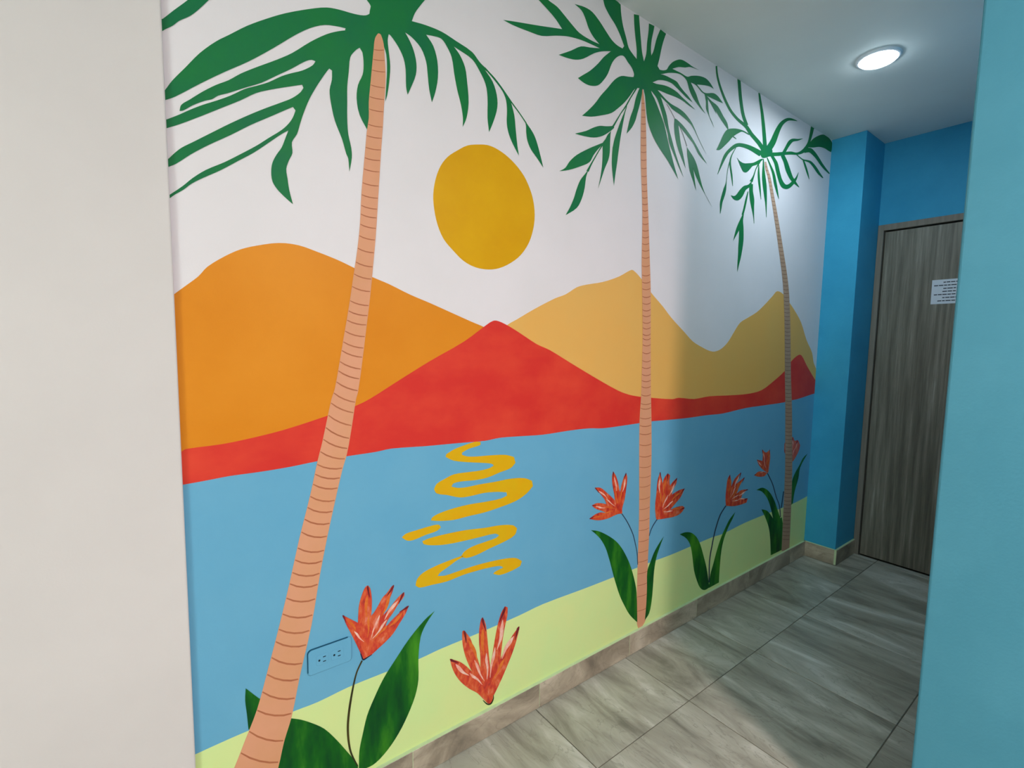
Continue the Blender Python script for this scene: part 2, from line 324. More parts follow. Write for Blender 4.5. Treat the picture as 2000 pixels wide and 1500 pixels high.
# outlines of the painted shapes on the mural wall: parent, name, paint, layer, smooth, label, x,z pairs in tenths of a millimetre
MURAL = [
[None,"painted_hill","p_orange",1,1,"orange round-topped hill at the left of the mural",[410,14316,459,14375,677,14577,939,14820,1119,15049,1473,15325,1784,15511,2104,15632,2601,15761,3039,15763,3482,15657,3985,15511,4419,15348,4887,15165,5362,15014,5968,14778,6611,14572,7292,14339,8016,14091,8589,13902,9611,13444,9640,11914,4455,10762,450,10460,410,10477]],
[None,"painted_hill","p_mustard",1,1,"twin mustard-yellow hills at the right of the mural",[9289,13939,9453,14060,9787,14222,10478,14576,11463,15022,11970,15199,12509,15488,12983,15618,13851,15789,14764,16076,15408,16375,15603,16394,16098,16116,16793,15591,17614,15074,18224,14638,19269,14021,19939,13624,20664,13375,21325,13197,21815,13160,22394,13297,22951,13627,23405,14066,23988,14601,24619,14850,25579,15198,26351,15610,27249,16170,27716,16457,28417,16361,29223,15958,29975,15535,30930,14875,31818,13859,32736,13076,33056,12472,33592,11897,33592,10961,26331,10288,16354,10735,10521,11872,8790,13599]],
[None,"painted_mountain","p_red",2,1,"red mountain range with a pointed central peak",[410,10917,496,10955,574,11000,1233,11027,1758,11088,2581,11229,3657,11504,4411,11717,4790,11879,5539,12300,6611,12889,7775,13477,8524,13965,8836,14142,9042,14144,9433,14009,9881,13803,10665,13419,11278,13210,12256,12764,13562,12180,14924,11609,15598,11408,16288,11285,17030,11196,18572,11045,19054,11074,20265,10949,21525,11005,23535,10945,25273,10931,26672,11059,28093,11546,29235,12039,29966,12575,30848,12941,31306,12908,32057,12336,33378,11423,33592,11350,33592,10489,33378,10502,31243,10304,30299,10269,29330,10208,27025,10194,25024,10185,22805,10066,21342,10098,19903,10094,18151,10137,17095,10172,16278,10164,15413,10157,14108,10161,13357,10233,12344,10249,11028,10229,10019,10282,9162,10321,8569,10285,7693,10322,6426,10365,5403,10420,4924,10382,4172,10366,3379,10336,2720,10283,2027,10258,1380,10255,905,10222,484,10201,410,10201]],
[None,"painted_sea","p_sea",1,1,"light blue sea below the mountains",[410,10317,489,10317,909,10341,1384,10376,2031,10383,2723,10413,3381,10470,4174,10505,4925,10527,5404,10568,6427,10519,7692,10484,8567,10453,9160,10493,10016,10459,11023,10413,12337,10441,13349,10432,14099,10364,15401,10369,16265,10381,17081,10395,18135,10366,19884,10335,21320,10348,22779,10326,24993,10458,26989,10480,29288,10510,30255,10576,31196,10617,33325,10828,33592,10864,33592,3139,33523,2990,31708,2930,29283,3002,27794,3041,25728,3075,23481,3010,22553,3081,20456,3102,18956,3124,17371,3202,16580,3217,15106,3253,13336,3313,11213,3409,10118,3367,9143,3362,8144,3367,6972,3386,6247,3362,5096,3405,4076,3433,3253,3384,2620,3416,1578,3419,1200,3421,506,3401,445,3395]],
[None,"painted_beach","p_sand",2,1,"pale yellow-green beach strip above the skirting",[456,3713,517,3720,1211,3751,1587,3756,2628,3770,3260,3749,4081,3811,5099,3801,6248,3777,6971,3813,8140,3813,9136,3825,10108,3846,11199,3906,13315,3846,15078,3816,16546,3805,17333,3803,18910,3752,20404,3755,22489,3769,23411,3714,25645,3816,27698,3816,29177,3802,31584,3771,33387,3861,33592,3892,33592,200,410,200]],
[None,"painted_sun","p_sun",1,1,"large oval golden-yellow sun",[8224,19409,7840,19287,7469,19042,7173,18805,6947,18506,6788,18114,6709,17659,6741,17250,6854,16822,7050,16456,7350,16180,7728,15903,8154,15755,8632,15734,9050,15816,9518,16036,9918,16335,10243,16760,10422,17235,10475,17694,10399,18161,10244,18512,9987,18868,9618,19158,9223,19355,8843,19458,8547,19474]],
[None,"sun_glint","p_glint",3,1,"top and longest yellow squiggle of the sun on the water",[8186,10298,7794,10232,7414,10144,7155,10028,7137,9948,7416,9794,7954,9669,8558,9560,8849,9490,8935,9425,8767,9361,8356,9335,7879,9355,7418,9359,7121,9272,6830,9155,6741,9006,6831,8859,7197,8742,7651,8581,8043,8554,8570,8563,9119,8500,9470,8420,9494,8305,9210,8249,8573,8261,7966,8291,7424,8277,6941,8224,6688,8144,6635,8056,6905,7981,7426,7902,7969,7908,8577,7905,9214,7957,9882,8048,10342,8226,10622,8442,10570,8641,10235,8790,9640,8867,8985,8865,8361,8881,7882,8875,7573,8905,7345,8985,7420,9073,7764,9084,8198,9047,8688,9055,9195,9154,9633,9233,9832,9388,9761,9599,9404,9718,8762,9784,8270,9814,7914,9861,7719,9938,7719,10005,7951,10095,8267,10142,8408,10177,8407,10273]],
[None,"sun_glint","p_glint",3,1,"shortest yellow dash, left of the squiggle",[6652,7887,6128,7857,5824,7831,5691,7750,5857,7614,6059,7581,6475,7646,6833,7679,6978,7764,6905,7864]],
[None,"sun_glint","p_glint",3,1,"middle yellow hook of the sun on the water",[6352,7478,6617,7513,7201,7510,7893,7471,8584,7385,9224,7333,9761,7214,9947,7060,9859,6853,9455,6725,8804,6628,8304,6540,7901,6539,7703,6644,7820,6771,8138,6867,8590,6899,9057,6932,9186,6993,9011,7089,8380,7111,7778,7132,7203,7169,6761,7245,6405,7366]],
[None,"sun_glint","p_glint",3,1,"lowest yellow zigzag of the sun on the water",[7742,6651,7664,6654,7205,6621,6762,6571,6368,6480,6176,6337,6124,6153,6262,6045,6653,6011,7207,5965,7786,6006,8310,5999,8812,5968,9247,5903,9381,5810,9030,5759,8966,5703,9252,5584,9792,5600,10115,5664,10183,5819,9922,6003,9465,6106,8810,6170,8185,6196,7589,6185,7131,6177,6872,6235,6945,6316,7206,6414,7510,6539,7782,6606]],
[None,"painted_palm_tree","p_trunk",5,1,"front palm with the thickest trunk, leaning up from the lower left corner",[5103,21412,5019,21255,4984,20992,4944,20626,4899,20207,4838,19630,4834,19247,4775,18873,4752,18636,4621,17356,4563,16451,4479,15777,4376,15146,4243,14327,4083,13456,3852,12214,3755,11923,3511,10846,3379,10345,3179,9472,2886,8361,2628,7257,2336,6113,2057,5102,1806,4230,1513,3528,1262,2941,948,2308,664,1742,1762,966,1944,1567,2242,2395,2406,3066,2601,3655,2831,4712,3138,5956,3384,7298,3586,8257,3795,9155,4003,9994,4140,10441,4279,11158,4400,11884,4458,12081,4594,12968,4702,13765,4816,14603,4883,15192,4998,16324,5072,17296,5159,18463,5223,19224,5249,19647,5287,20073,5304,20491,5279,20892,5254,21214,5186,21405,5145,21427]],
[10,"trunk_ring","p_ring",6,1,None,[4986,20974,5051,20981,5122,21000,5195,21025,5258,21056,5256,21069,5194,21044,5124,21019,5054,21001,4990,20988]],
[10,"trunk_ring","p_ring",6,1,None,[4960,20725,5035,20730,5118,20748,5201,20772,5275,20802,5274,20816,5201,20792,5120,20768,5039,20751,4964,20740]],
[10,"trunk_ring","p_ring",6,1,None,[4931,20451,5016,20453,5111,20468,5206,20490,5290,20519,5291,20533,5207,20511,5114,20489,5021,20474,4936,20466]],
[10,"trunk_ring","p_ring",6,1,None,[4890,20071,4981,20066,5083,20074,5185,20091,5276,20114,5277,20129,5188,20112,5087,20096,4988,20088,4896,20086]],
[10,"trunk_ring","p_ring",6,1,None,[4859,19769,4951,19764,5055,19772,5159,19788,5251,19811,5253,19827,5162,19810,5059,19794,4958,19786,4864,19785]],
[10,"trunk_ring","p_ring",6,1,None,[4841,19459,4932,19451,5034,19458,5136,19473,5227,19496,5229,19512,5139,19495,5039,19480,4939,19474,4847,19475]],
[10,"trunk_ring","p_ring",6,1,None,[4812,19067,4903,19058,5006,19063,5109,19078,5201,19101,5202,19117,5112,19101,5010,19087,4910,19082,4817,19084]],
[10,"trunk_ring","p_ring",6,1,None,[4772,18775,4867,18765,4973,18771,5081,18785,5176,18810,5177,18826,5083,18809,4978,18795,4874,18789,4777,18791]],
[10,"trunk_ring","p_ring",6,1,None,[4741,18472,4838,18461,4945,18466,5054,18480,5151,18505,5151,18522,5056,18504,4950,18490,4844,18486,4747,18489]],
[10,"trunk_ring","p_ring",6,1,None,[4714,18203,4811,18189,4921,18191,5031,18204,5129,18227,5130,18244,5033,18229,4925,18216,4819,18214,4720,18220]],
[10,"trunk_ring","p_ring",6,1,None,[4685,17917,4784,17901,4895,17900,5007,17910,5107,17932,5107,17949,5010,17935,4900,17925,4791,17926,4691,17935]],
[10,"trunk_ring","p_ring",6,1,None,[4648,17560,4749,17539,4862,17535,4977,17542,5079,17562,5080,17580,4980,17568,4868,17561,4757,17565,4655,17578]],
[10,"trunk_ring","p_ring",6,1,None,[4620,17251,4722,17226,4836,17219,4952,17223,5054,17241,5055,17259,4955,17249,4842,17245,4731,17252,4627,17269]],
[10,"trunk_ring","p_ring",6,1,None,[4602,16976,4703,16947,4816,16936,4931,16937,5032,16953,5034,16972,4934,16964,4823,16963,4712,16973,4610,16994]],
[10,"trunk_ring","p_ring",6,1,None,[4588,16752,4688,16721,4800,16707,4914,16706,5014,16720,5016,16739,4917,16733,4807,16734,4698,16747,4596,16771]],
[10,"trunk_ring","p_ring",6,1,None,[4571,16491,4670,16455,4781,16438,4894,16435,4994,16447,4995,16466,4898,16462,4788,16466,4680,16482,4579,16509]],
[10,"trunk_ring","p_ring",6,1,None,[4536,16193,4636,16154,4749,16134,4864,16127,4965,16138,4967,16158,4868,16156,4757,16162,4648,16181,4545,16211]],
[10,"trunk_ring","p_ring",6,1,None,[4495,15865,4596,15822,4711,15798,4827,15789,4930,15797,4932,15818,4832,15818,4719,15826,4608,15849,4504,15884]],
[10,"trunk_ring","p_ring",6,1,None,[4440,15502,4545,15455,4664,15427,4784,15415,4892,15421,4894,15442,4789,15445,4672,15456,4557,15483,4449,15521]],
[10,"trunk_ring","p_ring",6,1,None,[4389,15188,4498,15137,4621,15106,4746,15091,4857,15095,4859,15116,4751,15121,4630,15135,4510,15165,4399,15207]],
[10,"trunk_ring","p_ring",6,1,None,[4336,14859,4448,14806,4575,14774,4704,14759,4819,14764,4821,14785,4709,14789,4584,14804,4460,14835,4345,14878]],
[10,"trunk_ring","p_ring",6,1,None,[4276,14487,4391,14432,4522,14399,4654,14383,4771,14388,4773,14410,4658,14414,4530,14429,4403,14461,4285,14507]],
[10,"trunk_ring","p_ring",6,1,None,[4231,14221,4348,14165,4481,14130,4615,14114,4735,14120,4736,14142,4619,14145,4489,14161,4360,14194,4241,14241]],
[10,"trunk_ring","p_ring",6,1,None,[4187,13979,4306,13920,4442,13884,4579,13865,4701,13870,4702,13893,4583,13897,4449,13915,4318,13950,4196,13999]],
[10,"trunk_ring","p_ring",6,1,None,[4133,13690,4255,13624,4393,13580,4533,13555,4657,13554,4659,13577,4538,13588,4402,13611,4268,13653,4144,13710]],
[10,"trunk_ring","p_ring",6,1,None,[4082,13410,4206,13337,4346,13286,4488,13255,4615,13249,4618,13272,4494,13288,4356,13318,4220,13366,4093,13430]],
[10,"trunk_ring","p_ring",6,1,None,[4040,13183,4165,13105,4308,13049,4452,13013,4581,13002,4584,13025,4459,13046,4318,13080,4180,13134,4051,13203]],
[10,"trunk_ring","p_ring",6,1,None,[3986,12895,4112,12808,4256,12745,4402,12702,4533,12686,4537,12710,4410,12736,4268,12777,4128,12838,3998,12914]],
[10,"trunk_ring","p_ring",6,1,None,[3941,12654,4068,12561,4213,12492,4360,12444,4492,12423,4496,12447,4369,12477,4225,12523,4085,12591,3954,12674]],
[10,"trunk_ring","p_ring",6,1,None,[3887,12366,4015,12265,4161,12188,4310,12133,4443,12107,4448,12131,4319,12167,4175,12220,4033,12294,3900,12385]],
[10,"trunk_ring","p_ring",6,1,None,[3815,12079,3942,11971,4087,11888,4235,11829,4367,11799,4372,11824,4244,11862,4101,11920,3960,12000,3829,12098]],
[10,"trunk_ring","p_ring",6,1,None,[3739,11820,3873,11705,4025,11617,4180,11552,4319,11519,4325,11544,4190,11586,4039,11649,3891,11734,3753,11839]],
[10,"trunk_ring","p_ring",6,1,None,[3667,11502,3804,11380,3960,11284,4119,11213,4262,11176,4267,11201,4129,11248,3975,11316,3823,11409,3682,11522]],
[10,"trunk_ring","p_ring",6,1,None,[3595,11186,3733,11055,3891,10952,4052,10876,4196,10834,4202,10859,4062,10910,3906,10984,3753,11084,3610,11205]],
[10,"trunk_ring","p_ring",6,1,None,[3527,10882,3669,10759,3832,10664,3997,10597,4145,10567,4148,10593,4005,10633,3844,10698,3687,10789,3541,10902]],
[10,"trunk_ring","p_ring",6,1,None,[3447,10568,3592,10451,3757,10366,3926,10309,4076,10291,4077,10318,3931,10346,3768,10401,3608,10483,3460,10588]],
[10,"trunk_ring","p_ring",6,1,None,[3365,10240,3513,10143,3681,10078,3852,10044,4004,10050,4001,10078,3851,10083,3687,10115,3525,10177,3376,10263]],
[10,"trunk_ring","p_ring",6,1,None,[3308,9992,3454,9891,3619,9823,3788,9787,3937,9793,3933,9821,3787,9827,3625,9861,3466,9926,3319,10015]],
[10,"trunk_ring","p_ring",6,1,None,[3250,9737,3393,9632,3557,9561,3724,9523,3872,9529,3868,9557,3723,9563,3563,9599,3406,9667,3261,9759]],
[10,"trunk_ring","p_ring",6,1,None,[3177,9425,3319,9315,3481,9241,3646,9200,3793,9205,3788,9234,3645,9241,3487,9279,3332,9350,3189,9447]],
[10,"trunk_ring","p_ring",6,1,None,[3104,9149,3247,9035,3410,8957,3577,8914,3724,8917,3720,8946,3575,8955,3417,8995,3261,9070,3116,9171]],
[10,"trunk_ring","p_ring",6,1,None,[3026,8853,3170,8734,3335,8652,3503,8606,3652,8608,3648,8638,3502,8648,3342,8691,3184,8769,3038,8876]],
[10,"trunk_ring","p_ring",6,1,None,[2942,8533,3087,8409,3253,8322,3424,8272,3574,8273,3569,8303,3422,8315,3260,8361,3102,8444,2954,8555]],
[10,"trunk_ring","p_ring",6,1,None,[2845,8135,2995,8016,3166,7935,3342,7894,3497,7906,3490,7937,3337,7938,3170,7976,3007,8053,2856,8159]],
[10,"trunk_ring","p_ring",6,1,None,[2775,7834,2928,7718,3103,7642,3281,7608,3438,7627,3430,7659,3274,7652,3105,7685,2939,7756,2785,7858]],
[10,"trunk_ring","p_ring",6,1,None,[2702,7520,2856,7402,3033,7325,3213,7289,3372,7309,3363,7341,3206,7334,3035,7368,2867,7441,2712,7545]],
[10,"trunk_ring","p_ring",6,1,None,[2637,7240,2794,7119,2973,7039,3156,7002,3318,7021,3309,7054,3149,7048,2975,7083,2804,7159,2647,7265]],
[10,"trunk_ring","p_ring",6,1,None,[2547,6886,2708,6759,2892,6672,3081,6629,3247,6643,3239,6676,3074,6675,2894,6717,2719,6799,2557,6912]],
[10,"trunk_ring","p_ring",6,1,None,[2448,6496,2614,6361,2804,6267,2998,6217,3170,6226,3161,6260,2991,6264,2806,6312,2625,6401,2458,6522]],
[10,"trunk_ring","p_ring",6,1,None,[2352,6120,2521,5978,2714,5877,2912,5820,3088,5825,3079,5859,2906,5869,2717,5923,2532,6019,2362,6146]],
[10,"trunk_ring","p_ring",6,1,None,[2269,5823,2436,5664,2627,5547,2823,5473,2997,5461,2991,5496,2819,5521,2632,5591,2450,5704,2281,5848]],
[10,"trunk_ring","p_ring",6,1,None,[2163,5441,2327,5262,2515,5122,2709,5027,2881,4995,2877,5030,2708,5075,2524,5166,2343,5299,2177,5464]],
[10,"trunk_ring","p_ring",6,1,None,[2051,5035,2219,4856,2412,4717,2609,4623,2785,4595,2780,4631,2607,4673,2419,4762,2234,4895,2065,5060]],
[10,"trunk_ring","p_ring",6,1,None,[1932,4622,2103,4426,2298,4270,2500,4159,2680,4114,2676,4151,2500,4208,2307,4314,2119,4463,1946,4646]],
[10,"trunk_ring","p_ring",6,1,None,[1806,4186,1987,4000,2193,3855,2406,3756,2595,3726,2589,3764,2402,3808,2198,3902,2000,4041,1818,4212]],
[10,"trunk_ring","p_ring",6,1,None,[1610,3723,1786,3492,1989,3299,2198,3152,2385,3073,2384,3109,2201,3201,2001,3342,1805,3527,1626,3744]],
[10,"trunk_ring","p_ring",6,1,None,[1413,3252,1604,3008,1823,2800,2049,2637,2252,2544,2251,2580,2052,2686,1834,2843,1621,3044,1428,3274]],
[10,"trunk_ring","p_ring",6,1,None,[1194,2760,1393,2505,1622,2284,1859,2108,2072,2002,2072,2038,1862,2156,1633,2328,1410,2541,1207,2783]],
[None,"painted_palm_tree","p_trunk",5,1,"middle palm with a slim straight trunk ending at the skirting",[15728,23302,15715,23014,15725,22064,15778,20922,15822,20446,16017,18690,16092,16747,16207,15384,16331,13721,16378,11445,16340,10304,16417,8545,16534,6564,16574,5310,16588,3908,16616,2601,16695,1260,16796,963,17011,910,17315,1210,17314,2383,17292,3880,17306,5139,17274,6419,17252,8430,17136,10235,17026,11412,16868,13730,16753,15525,16614,16803,16401,18612,16209,20116,16093,21464,15989,22424,15874,22966,15774,23316]],
[69,"trunk_ring","p_ring",6,1,None,[15716,22785,15759,22784,15809,22795,15860,22813,15899,22838,15887,22854,15848,22838,15808,22824,15767,22814,15725,22806]],
[69,"trunk_ring","p_ring",6,1,None,[15720,22534,15774,22536,15836,22550,15898,22571,15948,22600,15937,22616,15887,22596,15834,22578,15781,22566,15728,22556]],
[69,"trunk_ring","p_ring",6,1,None,[15725,22272,15788,22275,15861,22292,15933,22316,15993,22348,15982,22365,15923,22341,15859,22320,15794,22305,15732,22294]],
[69,"trunk_ring","p_ring",6,1,None,[15729,22017,15798,22020,15876,22037,15955,22063,16020,22098,16009,22114,15944,22089,15874,22066,15804,22050,15736,22039]],
[69,"trunk_ring","p_ring",6,1,None,[15742,21752,15814,21754,15897,21772,15979,21799,16048,21835,16036,21851,15968,21824,15894,21800,15820,21784,15749,21773]],
[69,"trunk_ring","p_ring",6,1,None,[15753,21505,15830,21507,15916,21525,16002,21552,16074,21590,16062,21606,15991,21578,15913,21553,15836,21537,15761,21526]],
[69,"trunk_ring","p_ring",6,1,None,[15766,21225,15846,21226,15936,21243,16026,21272,16101,21311,16089,21327,16014,21297,15933,21272,15852,21256,15774,21246]],
[69,"trunk_ring","p_ring",6,1,None,[15778,20970,15860,20970,15953,20988,16046,21017,16123,21057,16110,21074,16033,21042,15950,21016,15867,21000,15786,20992]],
[69,"trunk_ring","p_ring",6,1,None,[15802,20677,15885,20675,15978,20692,16071,20721,16148,20762,16135,20778,16058,20746,15975,20720,15892,20706,15811,20698]],
[69,"trunk_ring","p_ring",6,1,None,[15832,20370,15913,20366,16006,20382,16099,20410,16176,20452,16161,20468,16085,20436,16003,20410,15921,20397,15841,20391]],
[69,"trunk_ring","p_ring",6,1,None,[15864,20074,15944,20068,16036,20082,16128,20110,16202,20153,16187,20168,16112,20135,16033,20111,15953,20099,15874,20095]],
[69,"trunk_ring","p_ring",6,1,None,[15898,19767,15979,19759,16072,19772,16165,19801,16240,19844,16224,19860,16148,19826,16068,19801,15988,19790,15909,19788]],
[69,"trunk_ring","p_ring",6,1,None,[15925,19516,16008,19507,16102,19520,16196,19548,16272,19593,16255,19608,16179,19573,16098,19549,16017,19538,15937,19538]],
[69,"trunk_ring","p_ring",6,1,None,[15953,19265,16037,19254,16132,19266,16227,19295,16304,19340,16287,19356,16210,19320,16128,19295,16046,19285,15965,19286]],
[69,"trunk_ring","p_ring",6,1,None,[15980,19022,16064,19010,16161,19021,16258,19050,16336,19096,16318,19112,16240,19075,16157,19050,16074,19041,15992,19043]],
[69,"trunk_ring","p_ring",6,1,None,[16007,18778,16092,18765,16191,18775,16288,18804,16367,18851,16349,18867,16270,18829,16186,18805,16103,18796,16019,18799]],
[69,"trunk_ring","p_ring",6,1,None,[16024,18522,16113,18508,16216,18518,16317,18547,16399,18595,16381,18611,16298,18572,16211,18547,16124,18538,16036,18543]],
[69,"trunk_ring","p_ring",6,1,None,[16035,18263,16128,18248,16236,18258,16342,18288,16429,18338,16411,18353,16324,18314,16231,18288,16139,18279,16047,18285]],
[69,"trunk_ring","p_ring",6,1,None,[16045,18004,16144,17988,16256,17998,16368,18028,16459,18079,16441,18095,16349,18054,16252,18028,16154,18019,16057,18026]],
[69,"trunk_ring","p_ring",6,1,None,[16056,17745,16159,17727,16276,17737,16393,17767,16489,17819,16471,17836,16375,17793,16272,17766,16169,17758,16068,17766]],
[69,"trunk_ring","p_ring",6,1,None,[16067,17484,16174,17466,16297,17474,16419,17505,16519,17559,16501,17575,16400,17532,16292,17504,16184,17496,16078,17505]],
[69,"trunk_ring","p_ring",6,1,None,[16077,17222,16190,17203,16317,17211,16444,17242,16549,17297,16531,17314,16426,17269,16313,17241,16199,17234,16089,17244]],
[69,"trunk_ring","p_ring",6,1,None,[16088,16946,16206,16925,16339,16933,16472,16964,16581,17020,16563,17037,16453,16991,16334,16963,16215,16956,16100,16967]],
[69,"trunk_ring","p_ring",6,1,None,[16107,16617,16229,16594,16367,16601,16505,16632,16619,16689,16601,16706,16486,16659,16363,16631,16239,16625,16118,16638]],
[69,"trunk_ring","p_ring",6,1,None,[16138,16252,16262,16227,16403,16232,16543,16263,16658,16321,16640,16338,16524,16290,16398,16263,16272,16258,16149,16273]],
[69,"trunk_ring","p_ring",6,1,None,[16162,15968,16288,15940,16430,15944,16572,15975,16690,16033,16671,16050,16553,16002,16425,15975,16298,15971,16174,15989]],
[69,"trunk_ring","p_ring",6,1,None,[16184,15702,16312,15673,16456,15675,16600,15705,16719,15764,16700,15781,16580,15733,16451,15706,16322,15704,16196,15723]],
[69,"trunk_ring","p_ring",6,1,None,[16210,15395,16338,15362,16485,15362,16630,15391,16750,15450,16731,15467,16610,15419,16480,15393,16350,15393,16223,15416]],
[69,"trunk_ring","p_ring",6,1,None,[16229,15127,16358,15092,16503,15089,16648,15117,16768,15176,16748,15193,16628,15145,16499,15120,16370,15122,16243,15148]],
[69,"trunk_ring","p_ring",6,1,None,[16249,14859,16377,14820,16522,14816,16667,14842,16785,14901,16765,14918,16646,14870,16518,14847,16389,14851,16263,14879]],
[69,"trunk_ring","p_ring",6,1,None,[16266,14631,16393,14590,16538,14583,16682,14609,16801,14667,16780,14685,16662,14637,16534,14615,16406,14620,16280,14651]],
[69,"trunk_ring","p_ring",6,1,None,[16285,14361,16412,14316,16557,14308,16701,14332,16818,14391,16798,14409,16680,14360,16553,14339,16426,14347,16301,14380]],
[69,"trunk_ring","p_ring",6,1,None,[16302,14131,16428,14084,16573,14074,16717,14097,16834,14156,16813,14174,16695,14126,16570,14105,16443,14114,16318,14151]],
[69,"trunk_ring","p_ring",6,1,None,[16321,13869,16447,13821,16591,13809,16734,13831,16851,13888,16830,13906,16713,13860,16588,13841,16462,13851,16338,13889]],
[69,"trunk_ring","p_ring",6,1,None,[16333,13691,16459,13642,16603,13629,16746,13649,16863,13705,16842,13724,16725,13678,16600,13661,16474,13672,16350,13710]],
[69,"trunk_ring","p_ring",6,1,None,[16339,13438,16467,13388,16614,13373,16760,13392,16880,13447,16859,13465,16740,13422,16612,13405,16483,13418,16355,13457]],
[69,"trunk_ring","p_ring",6,1,None,[16346,13121,16478,13070,16628,13053,16778,13070,16901,13122,16881,13141,16758,13100,16626,13085,16493,13100,16362,13140]],
[69,"trunk_ring","p_ring",6,1,None,[16354,12782,16489,12729,16644,12711,16797,12725,16924,12776,16905,12796,16778,12756,16641,12743,16504,12759,16369,12801]],
[69,"trunk_ring","p_ring",6,1,None,[16360,12505,16499,12452,16656,12434,16813,12448,16943,12497,16924,12518,16794,12478,16654,12466,16512,12483,16375,12525]],
[69,"trunk_ring","p_ring",6,1,None,[16367,12207,16509,12153,16669,12134,16830,12147,16963,12196,16944,12217,16811,12178,16667,12167,16522,12184,16381,12226]],
[69,"trunk_ring","p_ring",6,1,None,[16373,11950,16517,11896,16681,11877,16844,11889,16980,11937,16961,11958,16825,11920,16678,11909,16530,11927,16387,11970]],
[69,"trunk_ring","p_ring",6,1,None,[16379,11692,16526,11639,16693,11618,16859,11630,16997,11677,16979,11698,16840,11661,16689,11651,16538,11669,16392,11712]],
[69,"trunk_ring","p_ring",6,1,None,[16382,11348,16535,11294,16707,11273,16878,11283,17022,11330,17004,11351,16860,11315,16703,11306,16546,11325,16395,11369]],
[69,"trunk_ring","p_ring",6,1,None,[16371,10983,16534,10927,16718,10905,16901,10913,17055,10958,17037,10980,16883,10945,16713,10938,16544,10958,16383,11003]],
[69,"trunk_ring","p_ring",6,1,None,[16365,10789,16534,10733,16723,10709,16913,10716,17073,10760,17055,10782,16895,10749,16719,10742,16543,10764,16376,10809]],
[69,"trunk_ring","p_ring",6,1,None,[16353,10378,16534,10321,16736,10295,16938,10300,17110,10341,17093,10364,16921,10333,16731,10328,16541,10352,16363,10399]],
[69,"trunk_ring","p_ring",6,1,None,[16361,10052,16546,9993,16752,9966,16958,9969,17134,10009,17117,10032,16941,10003,16747,10000,16553,10025,16370,10073]],
[69,"trunk_ring","p_ring",6,1,None,[16377,9702,16563,9642,16771,9614,16979,9616,17157,9654,17140,9677,16962,9649,16766,9648,16570,9674,16386,9723]],
[69,"trunk_ring","p_ring",6,1,None,[16398,9229,16587,9169,16797,9139,17007,9138,17187,9175,17170,9198,16990,9172,16791,9173,16593,9201,16407,9250]],
[69,"trunk_ring","p_ring",6,1,None,[16421,8732,16612,8670,16824,8638,17037,8635,17219,8670,17203,8694,17020,8670,16818,8672,16617,8702,16428,8753]],
[69,"trunk_ring","p_ring",6,1,None,[16447,8267,16636,8210,16845,8180,17055,8178,17236,8212,17223,8229,17041,8204,16839,8206,16638,8234,16451,8283]],
[69,"trunk_ring","p_ring",6,1,None,[16474,7819,16658,7768,16862,7743,17066,7744,17242,7780,17228,7797,17051,7770,16854,7769,16658,7793,16477,7836]],
[69,"trunk_ring","p_ring",6,1,None,[16499,7392,16680,7346,16878,7326,17077,7330,17247,7368,17233,7386,17060,7356,16868,7352,16678,7371,16501,7408]],
[69,"trunk_ring","p_ring",6,1,None,[16532,6848,16706,6807,16897,6788,17089,6793,17254,6830,17239,6848,17072,6819,16887,6814,16703,6832,16532,6865]],
[69,"trunk_ring","p_ring",6,1,None,[16554,6394,16725,6353,16912,6334,17099,6338,17260,6371,17245,6389,17082,6364,16901,6361,16720,6379,16554,6411]],
[69,"trunk_ring","p_ring",6,1,None,[16571,5893,16740,5853,16926,5833,17112,5834,17273,5863,17258,5882,17095,5861,16915,5860,16735,5879,16569,5911]],
[69,"trunk_ring","p_ring",6,1,None,[16585,5458,16753,5419,16938,5398,17124,5397,17283,5423,17269,5442,17107,5424,16927,5425,16748,5445,16583,5476]],
[69,"trunk_ring","p_ring",6,1,None,[16593,4954,16761,4916,16945,4894,17129,4890,17288,4912,17274,4931,17112,4917,16933,4922,16755,4942,16591,4972]],
[69,"trunk_ring","p_ring",6,1,None,[16598,4472,16764,4435,16944,4413,17126,4406,17283,4425,17269,4445,17109,4434,16933,4440,16756,4462,16595,4490]],
[69,"trunk_ring","p_ring",6,1,None,[16603,4034,16766,3998,16944,3975,17124,3967,17278,3983,17264,4003,17107,3995,16932,4003,16758,4025,16599,4053]],
[69,"trunk_ring","p_ring",6,1,None,[16613,3500,16775,3465,16952,3442,17130,3431,17284,3442,17270,3462,17113,3459,16939,3470,16766,3492,16608,3519]],
[69,"trunk_ring","p_ring",6,1,None,[16625,2963,16786,2929,16961,2904,17138,2891,17291,2898,17278,2919,17122,2920,16949,2933,16776,2957,16619,2982]],
[69,"trunk_ring","p_ring",6,1,None,[16642,2444,16801,2412,16973,2387,17148,2372,17299,2376,17286,2396,17132,2401,16960,2416,16790,2440,16635,2464]],
[69,"trunk_ring","p_ring",6,1,None,[16681,1775,16831,1746,16994,1724,17158,1708,17301,1710,17288,1731,17142,1738,16980,1754,16819,1776,16673,1795]],
[None,"painted_palm_tree","p_trunk3",5,1,"farthest palm with the thinnest curved trunk, beside the blue pillar",[25497,22806,25631,22482,25899,22183,26344,21345,26911,20183,27520,18874,28197,17297,28506,16254,28890,14313,29266,11817,29599,9890,29845,8014,30105,6033,30217,3750,30324,1330,30330,1038,31390,767,31382,1066,31262,3542,31068,5887,30757,7914,30462,9829,30046,11794,29619,14331,29186,16300,28804,17352,28017,18937,27335,20250,26684,21409,26192,22245,25894,22540,25679,22847]],
[134,"trunk_ring","p_ring3",6,1,None,[25577,22590,25634,22576,25705,22581,25777,22600,25828,22632,25807,22643,25756,22620,25708,22607,25657,22603,25599,22609]],
